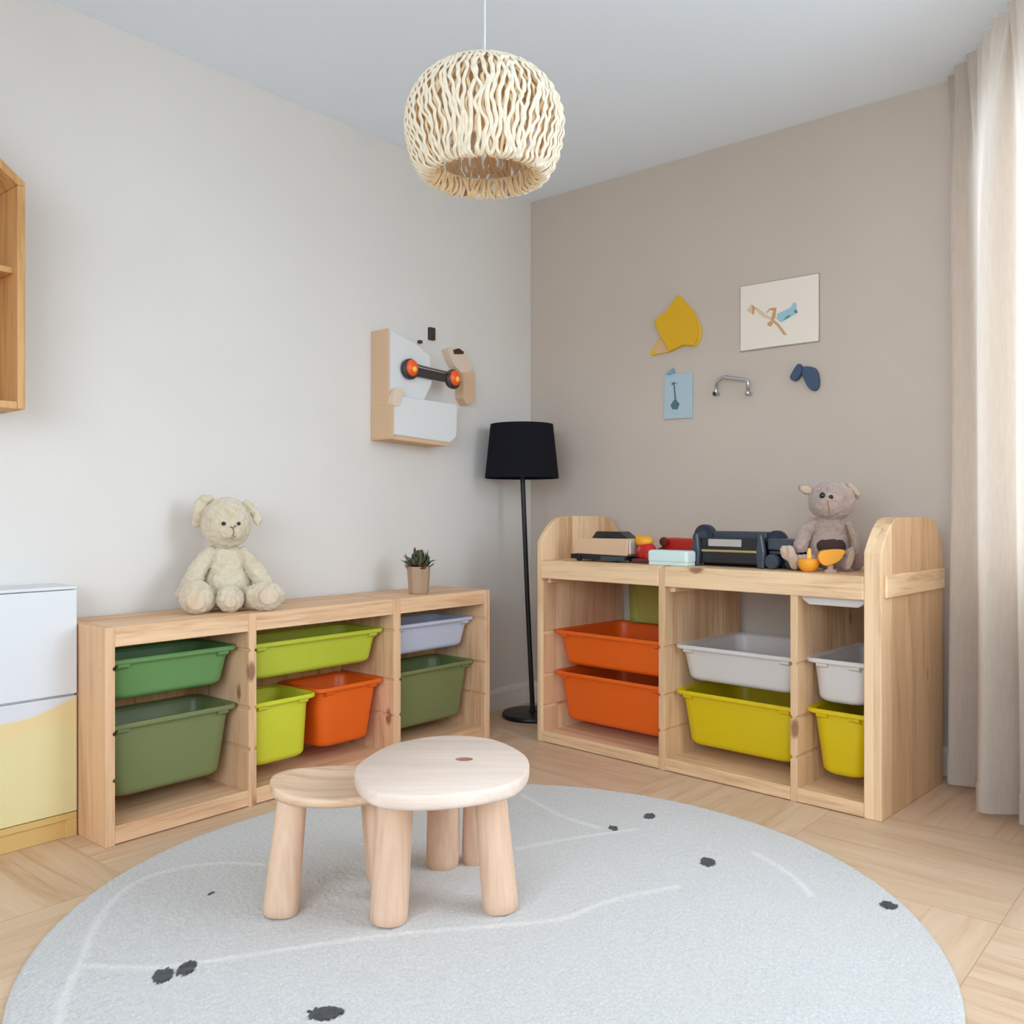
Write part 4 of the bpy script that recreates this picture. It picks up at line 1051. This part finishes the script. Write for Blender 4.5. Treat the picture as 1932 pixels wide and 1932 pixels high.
# ------------------------------------------------------------------ cardboard truck on the left wall (plane Y = 0)
def wall_left_pieces():
    ox, oz = -.85, 1.55
    c = thing('cardboard_wall_shelf', 'tan and white cardboard box shelf mounted on the left wall', 'wall shelf', (ox, 0, oz))
    wb = plain('bluish_white_card', srgb(219, 219, 217), .8)
    def Q(pts): return [(x - ox, h - oz) for x, h in pts]
    # tall back box: white front sheet and tan side
    bm = bmesh.new(); prism(bm, Q([(-1.092, 1.47), (-.93, 1.47), (-.88, 1.50), (-.83, 1.58), (-.84, 1.70), (-.93, 1.745), (-1.092, 1.783)]), 1, -.105, -.0005); link_mesh('upper_panel', bm, wb, c, bevel=.004)
    bm = bmesh.new(); prism(bm, Q([(-1.100, 1.455), (-1.092, 1.455), (-1.092, 1.783), (-1.100, 1.786)]), 1, -.112, -.0005); link_mesh('side_strip', bm, M['card'], c, bevel=.0015)
    # lower box
    bm = bmesh.new(); prism(bm, Q([(-1.092, 1.33), (-.745, 1.315), (-.70, 1.345), (-.695, 1.495), (-1.055, 1.50), (-1.092, 1.455)]), 1, -.135, -.0005); link_mesh('lower_box', bm, wb, c, bevel=.006)
    bm = bmesh.new(); prism(bm, Q([(-1.102, 1.318), (-1.092, 1.318), (-1.092, 1.458), (-1.102, 1.458)]), 1, -.140, -.0005); link_mesh('box_side', bm, M['card'], c, bevel=.0015)
    bm = bmesh.new(); prism(bm, Q([(-1.100, 1.312), (-.765, 1.300), (-.73, 1.312), (-.745, 1.316), (-1.092, 1.3305), (-1.100, 1.326)]), 1, -.128, -.0005); link_mesh('box_bottom', bm, M['card'], c, bevel=.0015)
    q = [(a, b) for a, b, _ in smooth_poly([(-1.098, 1.458, 0), (-1.06, 1.458, 0), (-1.045, 1.50, 0), (-1.03, 1.518, 0), (-1.06, 1.532, 0), (-1.085, 1.518, 0)], 4)]
    bm = bmesh.new(); prism(bm, Q(q), 1, -.142, -.100); link_mesh('flap', bm, M['card_pale'], c, bevel=.002)
    # axle toy
    blk = plain('dark_grey_plastic', srgb(58, 50, 50), .4); met = plain('dull_steel', srgb(130, 128, 128), .3, metal=.8)
    org = plain('orange_red_glass', srgb(246, 96, 34), .25, var=.35); yl = plain('yellow_amber_glass', srgb(250, 190, 60), .2)
    a = thing('toy_axle', 'dark toy axle with two orange wheels on the cardboard wall shelf', 'toy', (-.80, -.105, 1.63))
    def W(px, py, Y):
        r = (px - 966) / 1674; X = (r * (4.7 + .6481 * Y) - .0983 + .7615 * Y) / (.6481 - r * .7615); z = 4.7 + .7615 * X + .6481 * Y
        return (X + .80, Y + .105, 1 - (py - 966) / 1674 * z - 1.63)
    p1, p2 = W(776, 696, -.13), W(857, 715, -.13)
    bm = bmesh.new(); v1, v2 = Vector(p1), Vector(p2); d = (v2 - v1).normalized()
    up = Vector((0, 0, 1))
    pts = [v1 + d * .02 + up * .022, v1 + d * .06 + up * .016, v2 - d * .05 + up * .018, v2 - d * .02 + up * .03, v2 - d * .02 - up * .020, v1 + d * .05 - up * .024, v1 + d * .02 - up * .012]
    prism(bm, [(p.x, p.z) for p in pts], 1, p1[1] + .005 - .0, p1[1] + .024); link_mesh('axle_beam', bm, blk, a, bevel=.004)
    bm = bmesh.new(); tube(bm, [pts[0] + Vector((0, -.004, .002)), pts[1] + Vector((0, -.008, .004)), pts[2] + Vector((0, -.008, .002)), pts[3] + Vector((0, -.004, 0))], .0045, 8); link_mesh('axle_rod', bm, met, a, smooth=60)
    for p in (p1, p2):
        bm = bmesh.new(); lathe(bm, [(.030, -.016), (.042, -.014), (.045, -.006), (.045, .006), (.036, .014)], 32); w = link_mesh('wheel', bm, blk, a, smooth=40, loc=(p[0], p[1] + .008, p[2]), rot=(PI / 2, 0, 0))
        bm = bmesh.new(); ellipsoid(bm, (0, 0, 0), (.034, .036, .016)); link_mesh('hub', bm, org, w, smooth=80, loc=(0, .004, .014))
        bm = bmesh.new(); ellipsoid(bm, (0, 0, 0), (.014, .014, .008)); link_mesh('hub_cap', bm, yl, w, smooth=80, loc=(.002, -.002, .026))
    # tan arm at the right
    b = thing('cardboard_bracket', 'bent tan cardboard strip right of the orange-wheeled axle', 'wall decoration', (-.58, 0, 1.65))
    def W2(px, py, Y):
        X, _, z = W(px, py, Y); return (X - .80 + .58, z + 1.63 - 1.65)
    bm = bmesh.new(); prism(bm, [W2(*p, -.045) for p in [(845, 658), (858, 655), (880, 668), (892, 695), (884, 703), (872, 704), (858, 690), (852, 678)]], 1, -.045, -.0005); link_mesh('upper_flap', bm, M['card_pale'], b, bevel=.002)
    bm = bmesh.new(); prism(bm, [W2(*p, -.055) for p in [(874, 703), (896, 702), (898, 758), (882, 763), (874, 750)]], 1, -.055, -.0005); link_mesh('lower_flap', bm, M['card'], b, bevel=.002)
    bm = bmesh.new(); prism(bm, [W2(*p, -.05) for p in [(856, 660), (866, 657), (876, 664), (874, 668), (858, 668)]], 1, -.050, -.044); link_mesh('dark_patch', bm, M['dark_mark'], b, bevel=.001)
    def mark(px, py, w, h, label):
        X, _, z = W(px, py, -.01); o = thing('wall_peg', label, 'wall peg', (X - .80, 0, z + 1.63))
        bm = bmesh.new(); box(bm, -w / 2, w / 2, -.020, -.0005, -h / 2, h / 2); link_mesh('peg_block', bm, M['dark_mark'], o, bevel=.003)
        bm = bmesh.new(); box(bm, -w / 2 - .003, w / 2 + .003, -.004, -.0002, -h / 2 - .003, h / 2 + .003); link_mesh('mount', bm, M['trim'], o, bevel=.001)
    mark(814, 630, .036, .058, 'upright dark brown block above the axle toy on the left wall')
    mark(792, 645, .020, .014, 'tiny dark grey stub beside the upright brown block')
wall_left_pieces()
